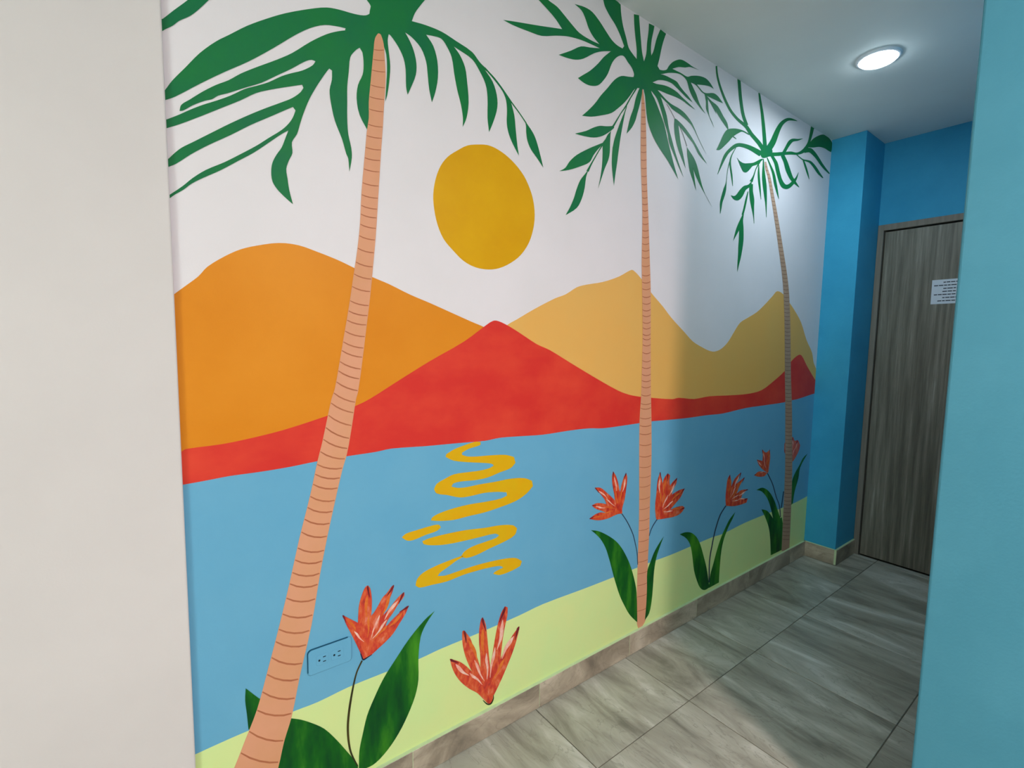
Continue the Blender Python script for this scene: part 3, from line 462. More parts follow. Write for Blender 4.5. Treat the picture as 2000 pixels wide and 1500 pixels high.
[134,"trunk_ring","p_ring3",6,1,None,[25674,22421,25740,22409,25820,22415,25899,22436,25959,22469,25940,22481,25881,22457,25822,22441,25761,22436,25694,22440]],
[134,"trunk_ring","p_ring3",6,1,None,[25818,22261,25888,22249,25971,22256,26055,22277,26118,22311,26099,22323,26037,22298,25973,22282,25908,22277,25837,22280]],
[134,"trunk_ring","p_ring3",6,1,None,[25938,22095,26010,22083,26096,22090,26181,22111,26247,22145,26228,22157,26163,22132,26097,22116,26029,22110,25957,22114]],
[134,"trunk_ring","p_ring3",6,1,None,[26030,21921,26105,21910,26193,21917,26280,21938,26348,21972,26329,21985,26263,21959,26194,21943,26124,21937,26049,21940]],
[134,"trunk_ring","p_ring3",6,1,None,[26123,21747,26200,21735,26290,21743,26380,21764,26450,21798,26431,21811,26363,21786,26291,21769,26219,21763,26142,21766]],
[134,"trunk_ring","p_ring3",6,1,None,[26217,21572,26296,21560,26388,21567,26480,21589,26552,21623,26534,21636,26463,21611,26389,21593,26314,21588,26235,21591]],
[134,"trunk_ring","p_ring3",6,1,None,[26311,21396,26392,21384,26487,21391,26581,21412,26655,21447,26637,21460,26564,21435,26488,21417,26410,21411,26329,21414]],
[134,"trunk_ring","p_ring3",6,1,None,[26401,21217,26484,21206,26582,21213,26679,21234,26756,21269,26738,21283,26662,21257,26583,21239,26502,21233,26418,21236]],
[134,"trunk_ring","p_ring3",6,1,None,[26489,21038,26575,21026,26676,21034,26776,21055,26855,21090,26838,21104,26760,21078,26677,21060,26592,21054,26506,21057]],
[134,"trunk_ring","p_ring3",6,1,None,[26577,20857,26667,20846,26771,20853,26874,20875,26956,20910,26939,20924,26858,20898,26771,20880,26683,20873,26594,20876]],
[134,"trunk_ring","p_ring3",6,1,None,[26666,20676,26759,20664,26866,20672,26972,20694,27057,20729,27040,20743,26956,20717,26866,20698,26775,20692,26682,20695]],
[134,"trunk_ring","p_ring3",6,1,None,[26755,20493,26851,20482,26961,20489,27071,20511,27159,20547,27142,20561,27055,20535,26962,20516,26867,20509,26771,20512]],
[134,"trunk_ring","p_ring3",6,1,None,[26845,20310,26944,20298,27057,20306,27170,20328,27261,20363,27245,20378,27155,20351,27058,20333,26959,20326,26861,20329]],
[134,"trunk_ring","p_ring3",6,1,None,[26934,20125,27036,20114,27152,20121,27268,20143,27362,20179,27346,20194,27253,20167,27153,20148,27051,20141,26950,20144]],
[134,"trunk_ring","p_ring3",6,1,None,[27021,19939,27125,19927,27244,19935,27362,19956,27458,19992,27442,20007,27347,19980,27244,19961,27140,19955,27036,19958]],
[134,"trunk_ring","p_ring3",6,1,None,[27109,19752,27215,19740,27336,19747,27457,19769,27555,19804,27539,19820,27442,19793,27337,19774,27230,19768,27124,19771]],
[134,"trunk_ring","p_ring3",6,1,None,[27196,19564,27305,19552,27429,19559,27552,19580,27653,19616,27637,19631,27537,19604,27429,19586,27320,19579,27211,19583]],
[134,"trunk_ring","p_ring3",6,1,None,[27285,19375,27396,19362,27523,19369,27648,19390,27751,19426,27736,19442,27633,19415,27522,19396,27410,19390,27299,19394]],
[134,"trunk_ring","p_ring3",6,1,None,[27374,19185,27487,19172,27616,19179,27744,19199,27850,19235,27834,19251,27730,19224,27616,19206,27501,19200,27388,19204]],
[134,"trunk_ring","p_ring3",6,1,None,[27463,18993,27579,18981,27711,18987,27841,19007,27949,19043,27934,19059,27827,19032,27711,19014,27593,19008,27477,19013]],
[134,"trunk_ring","p_ring3",6,1,None,[27550,18801,27669,18788,27804,18794,27937,18814,28048,18850,28032,18866,27923,18839,27803,18821,27683,18816,27564,18820]],
[134,"trunk_ring","p_ring3",6,1,None,[27634,18607,27756,18594,27894,18599,28030,18619,28144,18655,28129,18671,28016,18645,27893,18627,27769,18621,27648,18626]],
[134,"trunk_ring","p_ring3",6,1,None,[27718,18412,27843,18398,27984,18404,28124,18424,28241,18459,28226,18476,28110,18449,27984,18431,27856,18426,27732,18431]],
[134,"trunk_ring","p_ring3",6,1,None,[27803,18216,27931,18202,28075,18207,28219,18227,28338,18262,28323,18279,28205,18253,28075,18235,27943,18230,27816,18235]],
[134,"trunk_ring","p_ring3",6,1,None,[27888,18019,28019,18005,28167,18010,28313,18029,28436,18064,28421,18081,28300,18055,28166,18037,28031,18033,27901,18038]],
[134,"trunk_ring","p_ring3",6,1,None,[27973,17821,28108,17806,28259,17811,28409,17830,28534,17865,28520,17882,28395,17856,28258,17839,28120,17834,27986,17840]],
[134,"trunk_ring","p_ring3",6,1,None,[28059,17622,28197,17607,28351,17611,28505,17630,28633,17664,28619,17682,28491,17656,28350,17639,28208,17635,28072,17641]],
[134,"trunk_ring","p_ring3",6,1,None,[28145,17422,28286,17406,28444,17410,28601,17428,28733,17463,28719,17480,28588,17455,28443,17438,28298,17435,28158,17441]],
[134,"trunk_ring","p_ring3",6,1,None,[28223,17220,28367,17204,28528,17207,28688,17225,28823,17259,28808,17277,28675,17252,28527,17235,28378,17232,28235,17240]],
[134,"trunk_ring","p_ring3",6,1,None,[28284,17016,28431,16999,28596,17002,28759,17019,28897,17053,28883,17071,28746,17046,28595,17030,28442,17027,28296,17035]],
[134,"trunk_ring","p_ring3",6,1,None,[28345,16811,28496,16794,28663,16796,28831,16813,28972,16846,28958,16864,28817,16840,28662,16824,28506,16822,28357,16830]],
[134,"trunk_ring","p_ring3",6,1,None,[28407,16605,28560,16587,28732,16589,28902,16605,29047,16638,29033,16657,28889,16632,28731,16617,28571,16615,28418,16624]],
[134,"trunk_ring","p_ring3",6,1,None,[28468,16398,28625,16380,28800,16381,28974,16397,29122,16429,29108,16448,28962,16424,28799,16409,28636,16408,28480,16417]],
[134,"trunk_ring","p_ring3",6,1,None,[28525,16190,28684,16171,28861,16172,29038,16187,29188,16219,29174,16238,29025,16214,28860,16200,28694,16199,28536,16209]],
[134,"trunk_ring","p_ring3",6,1,None,[28566,15980,28727,15961,28905,15960,29084,15975,29234,16006,29221,16025,29071,16002,28904,15989,28737,15989,28578,16000]],
[134,"trunk_ring","p_ring3",6,1,None,[28608,15770,28770,15749,28950,15748,29129,15762,29281,15793,29267,15812,29116,15790,28948,15777,28780,15778,28619,15789]],
[134,"trunk_ring","p_ring3",6,1,None,[28650,15559,28813,15538,28994,15536,29175,15549,29328,15579,29314,15598,29162,15577,28993,15564,28823,15566,28661,15578]],
[134,"trunk_ring","p_ring3",6,1,None,[28692,15347,28856,15325,29039,15322,29221,15335,29375,15364,29361,15383,29208,15363,29037,15351,28866,15353,28703,15366]],
[134,"trunk_ring","p_ring3",6,1,None,[28734,15134,28899,15112,29083,15108,29267,15120,29422,15149,29408,15168,29254,15148,29082,15137,28909,15140,28745,15154]],
[134,"trunk_ring","p_ring3",6,1,None,[28776,14921,28943,14898,29128,14893,29313,14904,29469,14933,29456,14952,29300,14932,29127,14922,28953,14926,28787,14941]],
[134,"trunk_ring","p_ring3",6,1,None,[28819,14707,28987,14683,29173,14678,29359,14688,29517,14716,29503,14735,29346,14716,29172,14707,28997,14712,28830,14727]],
[134,"trunk_ring","p_ring3",6,1,None,[28861,14493,29030,14468,29218,14462,29405,14471,29565,14498,29551,14517,29393,14499,29217,14491,29040,14496,28872,14512]],
[134,"trunk_ring","p_ring3",6,1,None,[28903,14277,29073,14252,29262,14245,29450,14253,29610,14280,29597,14299,29437,14282,29260,14274,29083,14280,28914,14297]],
[134,"trunk_ring","p_ring3",6,1,None,[28935,14061,29106,14035,29296,14027,29486,14034,29647,14060,29634,14080,29473,14063,29295,14056,29116,14063,28946,14081]],
[134,"trunk_ring","p_ring3",6,1,None,[28968,13845,29140,13817,29331,13808,29522,13815,29684,13840,29670,13860,29509,13844,29330,13838,29150,13846,28979,13864]],
[134,"trunk_ring","p_ring3",6,1,None,[29001,13627,29174,13599,29366,13589,29558,13595,29721,13619,29707,13639,29545,13624,29365,13619,29184,13627,29012,13647]],
[134,"trunk_ring","p_ring3",6,1,None,[29034,13409,29208,13380,29401,13370,29594,13374,29758,13398,29745,13418,29581,13403,29400,13399,29218,13409,29045,13429]],
[134,"trunk_ring","p_ring3",6,1,None,[29067,13191,29242,13161,29436,13149,29630,13153,29795,13176,29782,13196,29617,13182,29435,13179,29252,13189,29078,13210]],
[134,"trunk_ring","p_ring3",6,1,None,[29100,12972,29276,12941,29472,12928,29667,12931,29833,12953,29819,12974,29654,12960,29470,12958,29286,12969,29111,12991]],
[134,"trunk_ring","p_ring3",6,1,None,[29133,12752,29310,12720,29507,12707,29703,12708,29870,12730,29857,12750,29690,12738,29505,12736,29320,12749,29144,12771]],
[134,"trunk_ring","p_ring3",6,1,None,[29166,12531,29345,12499,29542,12484,29740,12485,29908,12506,29894,12526,29727,12515,29541,12514,29354,12527,29177,12551]],
[134,"trunk_ring","p_ring3",6,1,None,[29200,12310,29379,12277,29578,12261,29776,12261,29946,12281,29932,12302,29763,12291,29576,12291,29389,12305,29211,12330]],
[134,"trunk_ring","p_ring3",6,1,None,[29233,12089,29414,12054,29614,12038,29813,12037,29983,12056,29970,12077,29800,12067,29612,12067,29423,12083,29244,12108]],
[134,"trunk_ring","p_ring3",6,1,None,[29267,11866,29448,11831,29649,11813,29850,11811,30021,11830,30008,11851,29837,11841,29648,11843,29458,11859,29278,11886]],
[134,"trunk_ring","p_ring3",6,1,None,[29304,11643,29488,11607,29691,11588,29894,11585,30067,11603,30054,11624,29881,11615,29689,11618,29497,11635,29315,11663]],
[134,"trunk_ring","p_ring3",6,1,None,[29343,11419,29529,11382,29734,11362,29940,11358,30115,11375,30102,11396,29927,11389,29733,11392,29538,11411,29354,11439]],
[134,"trunk_ring","p_ring3",6,1,None,[29382,11195,29570,11156,29778,11136,29986,11131,30163,11146,30150,11168,29973,11161,29776,11166,29579,11185,29393,11214]],
[134,"trunk_ring","p_ring3",6,1,None,[29421,10970,29611,10930,29822,10908,30032,10902,30212,10917,30198,10938,30019,10933,29820,10938,29620,10959,29432,10989]],
[134,"trunk_ring","p_ring3",6,1,None,[29461,10744,29653,10703,29866,10680,30078,10673,30260,10687,30247,10708,30066,10703,29864,10710,29662,10732,29471,10763]],
[134,"trunk_ring","p_ring3",6,1,None,[29500,10517,29694,10475,29910,10451,30125,10443,30309,10456,30295,10477,30112,10474,29908,10482,29703,10504,29510,10537]],
[134,"trunk_ring","p_ring3",6,1,None,[29539,10290,29736,10247,29954,10222,30171,10212,30358,10224,30344,10246,30159,10243,29952,10252,29745,10276,29550,10310]],
[134,"trunk_ring","p_ring3",6,1,None,[29579,10062,29778,10018,29998,9991,30218,9980,30407,9991,30393,10013,30205,10011,29996,10022,29787,10047,29589,10082]],
[134,"trunk_ring","p_ring3",6,1,None,[29617,9834,29817,9788,30040,9760,30262,9748,30452,9758,30439,9780,30249,9779,30038,9791,29826,9817,29627,9853]],
[134,"trunk_ring","p_ring3",6,1,None,[29647,9605,29849,9558,30073,9529,30296,9516,30488,9525,30475,9547,30284,9547,30071,9560,29858,9587,29657,9625]],
[134,"trunk_ring","p_ring3",6,1,None,[29677,9376,29880,9328,30106,9298,30331,9283,30524,9291,30510,9314,30318,9315,30104,9328,29889,9357,29687,9395]],
[134,"trunk_ring","p_ring3",6,1,None,[29707,9146,29912,9097,30139,9065,30365,9050,30559,9057,30546,9079,30353,9081,30137,9096,29921,9126,29717,9165]],
[134,"trunk_ring","p_ring3",6,1,None,[29738,8915,29944,8865,30172,8832,30400,8816,30595,8822,30582,8844,30387,8847,30170,8863,29952,8894,29747,8935]],
[134,"trunk_ring","p_ring3",6,1,None,[29768,8684,29975,8633,30205,8599,30434,8581,30632,8586,30618,8608,30422,8613,30203,8630,29984,8662,29778,8704]],
[134,"trunk_ring","p_ring3",6,1,None,[29798,8452,30007,8400,30238,8365,30469,8345,30668,8349,30655,8372,30457,8377,30236,8396,30016,8429,29808,8472]],
[134,"trunk_ring","p_ring3",6,1,None,[29829,8220,30039,8166,30272,8130,30504,8109,30704,8112,30691,8135,30492,8141,30270,8161,30048,8196,29839,8240]],
[134,"trunk_ring","p_ring3",6,1,None,[29860,7987,30071,7932,30305,7894,30539,7872,30740,7874,30727,7897,30527,7904,30303,7925,30080,7961,29869,8007]],
[134,"trunk_ring","p_ring3",6,1,None,[29890,7753,30103,7697,30339,7658,30574,7635,30777,7635,30764,7658,30562,7667,30337,7689,30112,7726,29900,7773]],
[134,"trunk_ring","p_ring3",6,1,None,[29921,7519,30136,7462,30373,7421,30610,7396,30813,7396,30800,7419,30597,7429,30371,7452,30144,7491,29931,7539]],
[134,"trunk_ring","p_ring3",6,1,None,[29952,7284,30168,7225,30406,7183,30645,7157,30850,7156,30837,7179,30632,7190,30404,7215,30176,7255,29962,7304]],
[134,"trunk_ring","p_ring3",6,1,None,[29983,7049,30200,6988,30440,6945,30680,6918,30887,6915,30874,6939,30668,6951,30438,6977,30208,7018,29993,7068]],
[134,"trunk_ring","p_ring3",6,1,None,[30014,6812,30233,6751,30474,6706,30716,6677,30924,6674,30911,6697,30703,6710,30472,6738,30241,6780,30024,6832]],
[134,"trunk_ring","p_ring3",6,1,None,[30046,6576,30265,6513,30508,6467,30752,6436,30961,6432,30948,6455,30739,6469,30506,6498,30274,6542,30055,6595]],
[134,"trunk_ring","p_ring3",6,1,None,[30077,6338,30298,6274,30543,6226,30787,6195,30998,6189,30985,6212,30775,6228,30540,6258,30306,6303,30086,6358]],
[134,"trunk_ring","p_ring3",6,1,None,[30108,6100,30331,6034,30577,5985,30823,5952,31035,5945,31022,5969,30811,5986,30575,6017,30339,6064,30118,6120]],
[134,"trunk_ring","p_ring3",6,1,None,[30127,5863,30351,5796,30598,5746,30846,5711,31060,5703,31047,5727,30834,5745,30596,5777,30359,5826,30136,5883]],
[134,"trunk_ring","p_ring3",6,1,None,[30138,5627,30364,5558,30614,5506,30864,5470,31079,5460,31066,5484,30852,5504,30612,5538,30372,5588,30148,5647]],
[134,"trunk_ring","p_ring3",6,1,None,[30150,5390,30378,5320,30630,5266,30882,5229,31099,5218,31086,5242,30869,5262,30628,5298,30386,5350,30159,5410]],
[134,"trunk_ring","p_ring3",6,1,None,[30162,5153,30392,5082,30646,5026,30900,4987,31119,4974,31106,4999,30887,5021,30643,5058,30400,5111,30171,5173]],
[134,"trunk_ring","p_ring3",6,1,None,[30174,4915,30406,4842,30661,4785,30918,4744,31139,4731,31126,4755,30906,4778,30659,4818,30413,4872,30183,4935]],
[134,"trunk_ring","p_ring3",6,1,None,[30186,4677,30419,4603,30677,4544,30936,4501,31159,4486,31146,4511,30924,4535,30675,4576,30427,4633,30195,4697]],
[134,"trunk_ring","p_ring3",6,1,None,[30198,4439,30433,4363,30693,4302,30954,4258,31179,4241,31166,4266,30942,4292,30691,4335,30441,4392,30207,4458]],
[134,"trunk_ring","p_ring3",6,1,None,[30210,4200,30447,4122,30709,4060,30972,4014,31199,3996,31186,4020,30960,4048,30707,4092,30454,4152,30218,4219]],
[134,"trunk_ring","p_ring3",6,1,None,[30222,3960,30461,3881,30725,3817,30990,3769,31219,3750,31207,3774,30978,3804,30723,3849,30468,3911,30230,3980]],
[134,"trunk_ring","p_ring3",6,1,None,[30233,3720,30474,3639,30741,3574,31008,3524,31238,3503,31226,3528,30995,3559,30738,3606,30482,3669,30242,3740]],
[134,"trunk_ring","p_ring3",6,1,None,[30244,3480,30485,3398,30752,3331,31019,3280,31250,3258,31238,3283,31007,3315,30750,3364,30493,3428,30253,3500]],
[134,"trunk_ring","p_ring3",6,1,None,[30255,3240,30496,3156,30763,3088,31031,3035,31262,3012,31249,3037,31019,3070,30761,3120,30504,3186,30263,3259]],
[134,"trunk_ring","p_ring3",6,1,None,[30265,2999,30507,2914,30774,2844,31042,2790,31274,2766,31261,2791,31030,2825,30772,2877,30515,2944,30274,3018]],
[134,"trunk_ring","p_ring3",6,1,None,[30276,2757,30518,2671,30786,2600,31054,2545,31286,2519,31273,2544,31042,2579,30783,2632,30526,2701,30285,2777]],
[134,"trunk_ring","p_ring3",6,1,None,[30287,2515,30529,2428,30797,2355,31066,2298,31298,2271,31285,2297,31053,2333,30795,2388,30537,2458,30295,2535]],
[134,"trunk_ring","p_ring3",6,1,None,[30297,2273,30540,2184,30808,2110,31077,2052,31310,2024,31297,2049,31065,2087,30806,2143,30548,2214,30306,2293]],
[134,"trunk_ring","p_ring3",6,1,None,[30308,2030,30551,1940,30820,1864,31089,1805,31322,1775,31309,1801,31077,1840,30817,1897,30559,1970,30317,2050]],
[134,"trunk_ring","p_ring3",6,1,None,[30319,1787,30562,1695,30831,1618,31101,1557,31334,1527,31321,1552,31088,1593,30829,1651,30570,1725,30328,1806]],
[10,"palm_frond","p_green",4,1,None,[453,18556,485,18586,620,18822,864,19167,1133,19549,1446,19900,1685,20114,2054,20446,2457,20752,2876,21038,3428,21352,3812,21535,4109,21605,4465,21650,4728,21711,4862,21793,4931,21919,4905,22032,4813,22118,4734,22208,5561,22549,5557,21912,4724,21345,4434,21257,4102,21204,3756,21114,3419,20916,3067,20624,2592,20169,2073,19701,1581,19310,1111,18915,661,18517,481,18392,446,18371]],
[10,"palm_frond","p_green",4.1,1,None,[4434,21257,4101,21101,3801,20918,3413,20600,2990,20196,2651,19931,2237,19635,1901,19382,1655,19161,1416,18989,1162,18773,913,18530,763,18382,728,18248,795,18277,965,18430,1193,18592,1328,18664,1447,18774,1646,18889,1995,19116,2313,19315,2642,19578,2982,19849,3262,20093,3428,20196,3523,20193,3449,20074,3211,19878,2979,19745,2752,19602,2463,19374,2205,19214,1973,19076,1684,18846,1405,18655,1152,18495,906,18319,720,18173,484,18004,448,17982,441,17804,477,17828,712,17973,1087,18233,1477,18514,1884,18807,2200,19057,2524,19235,2859,19395,3204,19554,3230,19487,3153,19358,2966,19174,2738,19014,2405,18792,2082,18565,1666,18251,1265,17929,937,17664,730,17497,599,17351,488,17210,442,17169,436,17005,481,17046,627,17148,891,17398,1218,17669,1658,17997,2075,18328,2509,18639,2846,18884,2984,18981,3040,18915,2979,18746,2884,18580,2722,18386,2430,18126,2189,17907,1848,17633,1519,17380,1162,17137,910,16912,719,16702,468,16463,431,16425,428,16351,468,16390,585,16507,734,16631,887,16789,1118,16965,1434,17185,1803,17478,2121,17731,2450,18039,2720,18293,2869,18413,2808,18245,2713,17988,2597,17797,2503,17590,2471,17374,2492,17169,2577,17022,2730,16874,2932,16719,2859,17029,2826,17284,2802,17516,2864,17718,2948,17915,2943,18162,3062,18381,3137,18637,3237,18948,3362,19268,3485,19519,3660,19836,3785,20044,3848,20136,3915,20110,3906,19890,3847,19630,3872,19347,3965,18933,4136,18533,4234,18206,4285,18092,4312,17781,4377,18138,4367,18364,4294,18698,4273,19092,4279,19466,4285,19839,4329,20222,4373,20580,4492,20769,4599,20880,4773,20992,4857,21271,4671,21375]],
[10,"palm_frond","p_green",4.2,1,None,[4625,20885,4690,20789,4713,20498,4684,20263,4561,19974,4522,19638,4591,19256,4830,18874,4918,19398,5094,20473,5240,21235,5271,21550,4859,21520]],
[10,"palm_frond","p_green",4.3,1,None,[5213,21326,5240,21209,5323,20984,5342,20606,5316,20159,5290,19784,5343,19960,5402,20316,5434,20714,5394,21085,5368,21332,5397,21508,5441,21613,5187,21519]],
[10,"palm_frond","p_green",4.4,1,None,[4994,21446,5397,21508,5497,21455,5668,21285,5814,21050,5872,20781,5885,20336,5929,20151,6020,20352,6173,20747,6189,21046,6114,21338,5994,21559,5861,21724,6055,21672,6328,21493,6483,21199,6530,20890,6578,20497,6664,20167,6770,20474,6850,20884,6833,21318,6704,21681,6484,21896,6736,21949,6961,21963,7126,21831,7293,21585,7379,21167,7484,20748,7607,20386,7679,20033,7674,19771,7802,20067,7869,20520,7812,21079,7739,21455,7564,21735,7359,21900,7597,21859,7983,21765,8236,21533,8460,21225,8539,20866,8547,20273,8609,19869,8775,20245,8903,20673,8878,21027,8721,21367,8437,21614,8524,21591,8809,21419,9102,21198,9236,20973,9275,20678,9275,20294,9370,19985,9526,19738,9772,19443,9697,19754,9618,20257,9560,20630,9429,20966,9745,20739,10017,20515,10052,20239,10110,19989,10258,19758,10517,19548,10802,19297,10622,19763,10467,20105,10317,20308,10063,20520,9744,20780,9435,21013,9133,21266,8808,21498,8492,21661,8246,21773,7981,21965,7425,22077,6961,22154,6453,22138,6056,22084,6147,22322,6299,22566,6453,22786,6640,23021,5003,22344,4861,21644]],
[10,"palm_frond","p_green",4.5,1,None,[466,19963,510,20000,709,20247,875,20444,960,20549,1178,20821,1763,21338,1757,21168,1479,20885,1341,20704,1165,20458,994,20248,790,20068,680,19935,536,19801,500,19762,456,19731]],
[10,"palm_frond","p_green",4.6,1,None,[5561,22524,6030,23129,6702,23840,7579,24559,8449,25072,7414,24158,6766,23392,6453,22786,5850,22386]],
[10,"palm_frond","p_green",4.7,1,None,[5002,22195,4841,22277,4610,22760,4231,23017,3839,23021,4360,23265,4825,23170,5145,22873,5454,23381,5684,23886,5797,23486,5678,22978,5618,22446]],
[10,"palm_crown","p_green",4.8,1,None,[4254,21194,4464,21540,4862,21744,5055,22068,5559,22270,6026,22067,5846,21739,5440,21537,5271,21486,4993,21346,4693,21038,4326,20905]],
[10,"frond_stem","p_green",4.9,1,None,[8417,21663,8585,21575,8796,21457,8962,21343,9119,21225,9271,21105,9422,20984,9577,20869,9731,20753,9898,20614,10028,20502,10063,20529,9930,20638,9759,20776,9603,20892,9449,21007,9300,21129,9148,21250,8989,21367,8820,21480,8610,21601,8444,21692]],
[69,"palm_frond","p_green",4,1,None,[9093,23284,9473,23390,9927,23507,10492,23652,11048,23803,11506,23928,11207,24127,10867,24278,10472,24423,10278,24505,10659,24662,10858,24580,11263,24530,11648,24370,11973,24226,12305,24103,12832,24070,13298,24092,12980,24226,12742,24417,12581,24657,12387,24856,12055,24933,12529,25024,12908,25011,13304,24834,13591,24658,13926,24467,14222,24388,14520,24382,14608,24499,14370,24789,14105,25035,13766,25245,13514,25456,13427,25626,13342,25745,14055,25876,14144,25876,14337,25839,14397,25492,14522,25140,14713,24807,14858,24534,15087,24396,15340,24290,15321,24616,15232,24997,15141,25401,15087,25802,15383,25876,15450,25518,15546,25056,15639,24644,15773,24353,15893,24676,15915,25078,15980,25550,15986,25819,16317,25846,16281,25663,16186,25289,16160,24940,16199,24711,16321,24920,16454,25348,16566,25617,16696,25866,17063,25839,16905,25473,16796,25126,16719,24809,16611,24464,16748,24375,16515,23932,15586,23616,15199,23604,15215,23720,15071,23894,14843,24010,14619,24138,14407,24091,14162,23913,13966,23660,13780,23252,13550,22940,13281,22692,12895,22563,12589,22557,12287,22619,12541,22811,12874,23060,13249,23418,13553,23757,13905,24069,13426,23896,13041,23696,12521,23338,12156,23180,11762,23102,11377,23068,11931,23396,12395,23697,12843,23819,13324,23963,12876,23945,12387,23908,11774,23796,11223,23617,10628,23391,10086,23326,9475,23278]],
[69,"palm_frond","p_green",4.1,1,None,[16612,24445,16748,24371,17174,24506,17330,24705,17588,24950,17958,25165,18238,25241,18639,25245,18939,25222,19434,25241,18795,25154,18437,25014,17979,24882,17573,24677,17817,24688,18172,24704,18609,24703,18896,24833,19454,25007,19959,25074,20287,25008,20631,24834,20302,24840,19868,24758,19332,24618,19532,24548,19814,24465,20091,24492,20607,24653,20984,24636,21429,24457,21088,24435,20588,24408,20100,24391,20476,24287,21026,24207,21481,23935,21854,23721,21982,23510,21946,23445,21330,23714,20845,23978,20933,23849,20533,24108,20190,24289,20258,23985,20370,23647,20595,23447,20815,23228,20555,23425,20287,23668,20110,23834,20062,24143,19938,24407,19699,24430,19260,24568,18881,24563,19083,24398,19329,24201,19545,23949,19754,23797,20068,23628,19761,23713,19357,23872,19038,24030,18794,24247,18625,24503,18470,24597,18176,24644,17824,24590,17315,24434,16825,24225,16187,24018,16170,24298]],
[69,"palm_frond","p_green",4.2,1,None,[16825,24225,17156,24274,17567,24287,17918,24279,18141,24167,18440,24056,18743,23962,19075,23811,18677,23859,18228,23970,17936,24043,17580,24112,17170,24082,16710,23965,16237,23737,15890,23713,16185,24055]],
[69,"palm_frond","p_green",4.3,1,None,[16237,23737,16591,23781,17116,23887,17525,23915,17948,23885,18315,23792,18726,23708,19286,23577,18809,23608,18324,23672,17823,23665,17271,23619,16670,23573,16227,23398,15748,23497]],
[69,"palm_frond","p_green",4.4,1,None,[16470,23627,16670,23573,16942,23480,17289,23366,17638,23308,18136,23290,18580,23210,19111,22963,19512,22592,19853,22298,20283,21964,19925,22211,19382,22661,18995,22898,18269,23065,17694,23131,17407,23241,17184,23303,16909,23379,16381,23503]],
[69,"palm_frond","p_green",4.5,1,None,[16303,23414,16653,23240,16943,22885,17187,22475,17432,22122,17569,21767,17937,21364,18315,20950,18666,20619,18305,21081,17981,21539,17722,21969,17500,22334,17331,22771,17029,23194,16883,23371,16637,23485,16477,23529]],
[69,"palm_frond","p_green",4.6,1,None,[15828,23299,15915,23112,16121,22248,16544,21703,16992,21368,17450,21087,17866,20785,18294,20458,18032,20854,17707,21408,17514,21754,17194,22381,16840,22824,16499,23194,16307,23353,16218,23541,15866,23493]],
[69,"frond_stem","p_stem",4.05,1,None,[17287,23218,17415,23137,17577,23029,17727,22912,17842,22818,17872,22835,17754,22927,17600,23043,17438,23151,17310,23233]],
[69,"palm_leaflet","p_green",4,1,None,[17857,22826,17853,22493,17971,22064,18203,21659,18524,21299,18784,21018,18564,21543,18354,21962,18203,22421,18096,22689]],
[69,"palm_leaflet","p_green",4.1,1,None,[17857,22826,18010,22682,18429,22513,18922,22305,19303,22128,19705,21811,20371,21560,19892,21855,19422,22192,19033,22435,18534,22674,18058,22810]],
[69,"frond_stem","p_stem",4.05,1,None,[18175,22642,18312,22508,18486,22325,18651,22107,18779,21928,18823,21947,18690,22124,18518,22340,18337,22521,18196,22652]],
[69,"palm_leaflet","p_green",4,1,None,[18821,21908,18857,21612,18935,21392,19090,20982,19366,20626,19635,20260,19525,20588,19360,21075,19282,21265,19227,21562]],
[69,"palm_leaflet","p_green",4.1,1,None,[18836,21878,18984,21540,19253,21241,19530,20903,19874,20588,20431,20162,20969,19769,20502,20104,20142,20465,19919,20809,19622,21306,19348,21590]],
[69,"palm_frond","p_green",4.7,1,None,[15199,23592,14918,23513,14505,23406,14144,23156,13766,22737,13456,22408,13214,22104,12914,21786,12530,21438,12987,21534,13487,21716,14035,21955,14394,22232,14725,22526,15025,22859,15294,23187,15720,23432,15884,23824]],
[69,"frond_stem","p_green",4.15,1,None,[15459,23411,15378,23290,15264,23123,15134,22938,15003,22751,14903,22600,14802,22451,14670,22275,14520,22078,14344,21837,14183,21618,14076,21482,14011,21404,14114,21389,14168,21470,14259,21609,14400,21831,14561,22073,14721,22267,14868,22444,14967,22597,15059,22748,15194,22934,15332,23119,15454,23286,15541,23406]],
[69,"palm_leaflet","p_green",4.2,1,None,[14195,21581,14119,21522,13774,21417,13435,21340,13106,21190,12751,20986,12213,20754,12616,20780,13157,20861,13600,21032,13974,21280,14200,21467]],
[69,"palm_leaflet","p_green",4.3,1,None,[14867,22501,14759,22226,14617,21942,14430,21537,14247,21092,14161,20762,14156,20775,14136,20358,14162,20002,14295,19404,14361,19862,14423,20215,14482,20646,14574,21216,14688,21765,14788,22182,14872,22414]],
[69,"palm_leaflet","p_green",4.4,1,None,[15611,23398,15480,23132,15351,22823,15262,22481,15102,22121,14981,21728,14917,21453,15195,21740,15395,22066,15489,22342,15615,22719,15705,23064,15761,23377]],
[69,"palm_leaflet","p_green",4.5,1,None,[14085,21411,14012,21290,13864,21137,13757,20958,13611,20782,13617,20670,13632,20344,13612,19933,13552,19563,13450,19139,13628,19579,13767,19916,13945,20263,14010,20535,14010,20945,14032,21283]],
[69,"palm_leaflet","p_green",4.6,1,None,[13723,20848,13352,20656,12919,20426,12326,20064,11991,19769,11795,19510,11517,19335,11967,19475,12515,19716,12974,19967,13147,20231,13360,20482,13595,20715]],
[69,"frond_stem","p_green",4.25,1,None,[13588,20724,13516,20624,13413,20478,13288,20300,13163,20120,13066,19980,12980,19857,12890,19726,12823,19629,12935,19616,12983,19715,13052,19847,13126,19971,13215,20112,13336,20293,13458,20471,13565,20616,13640,20715]],
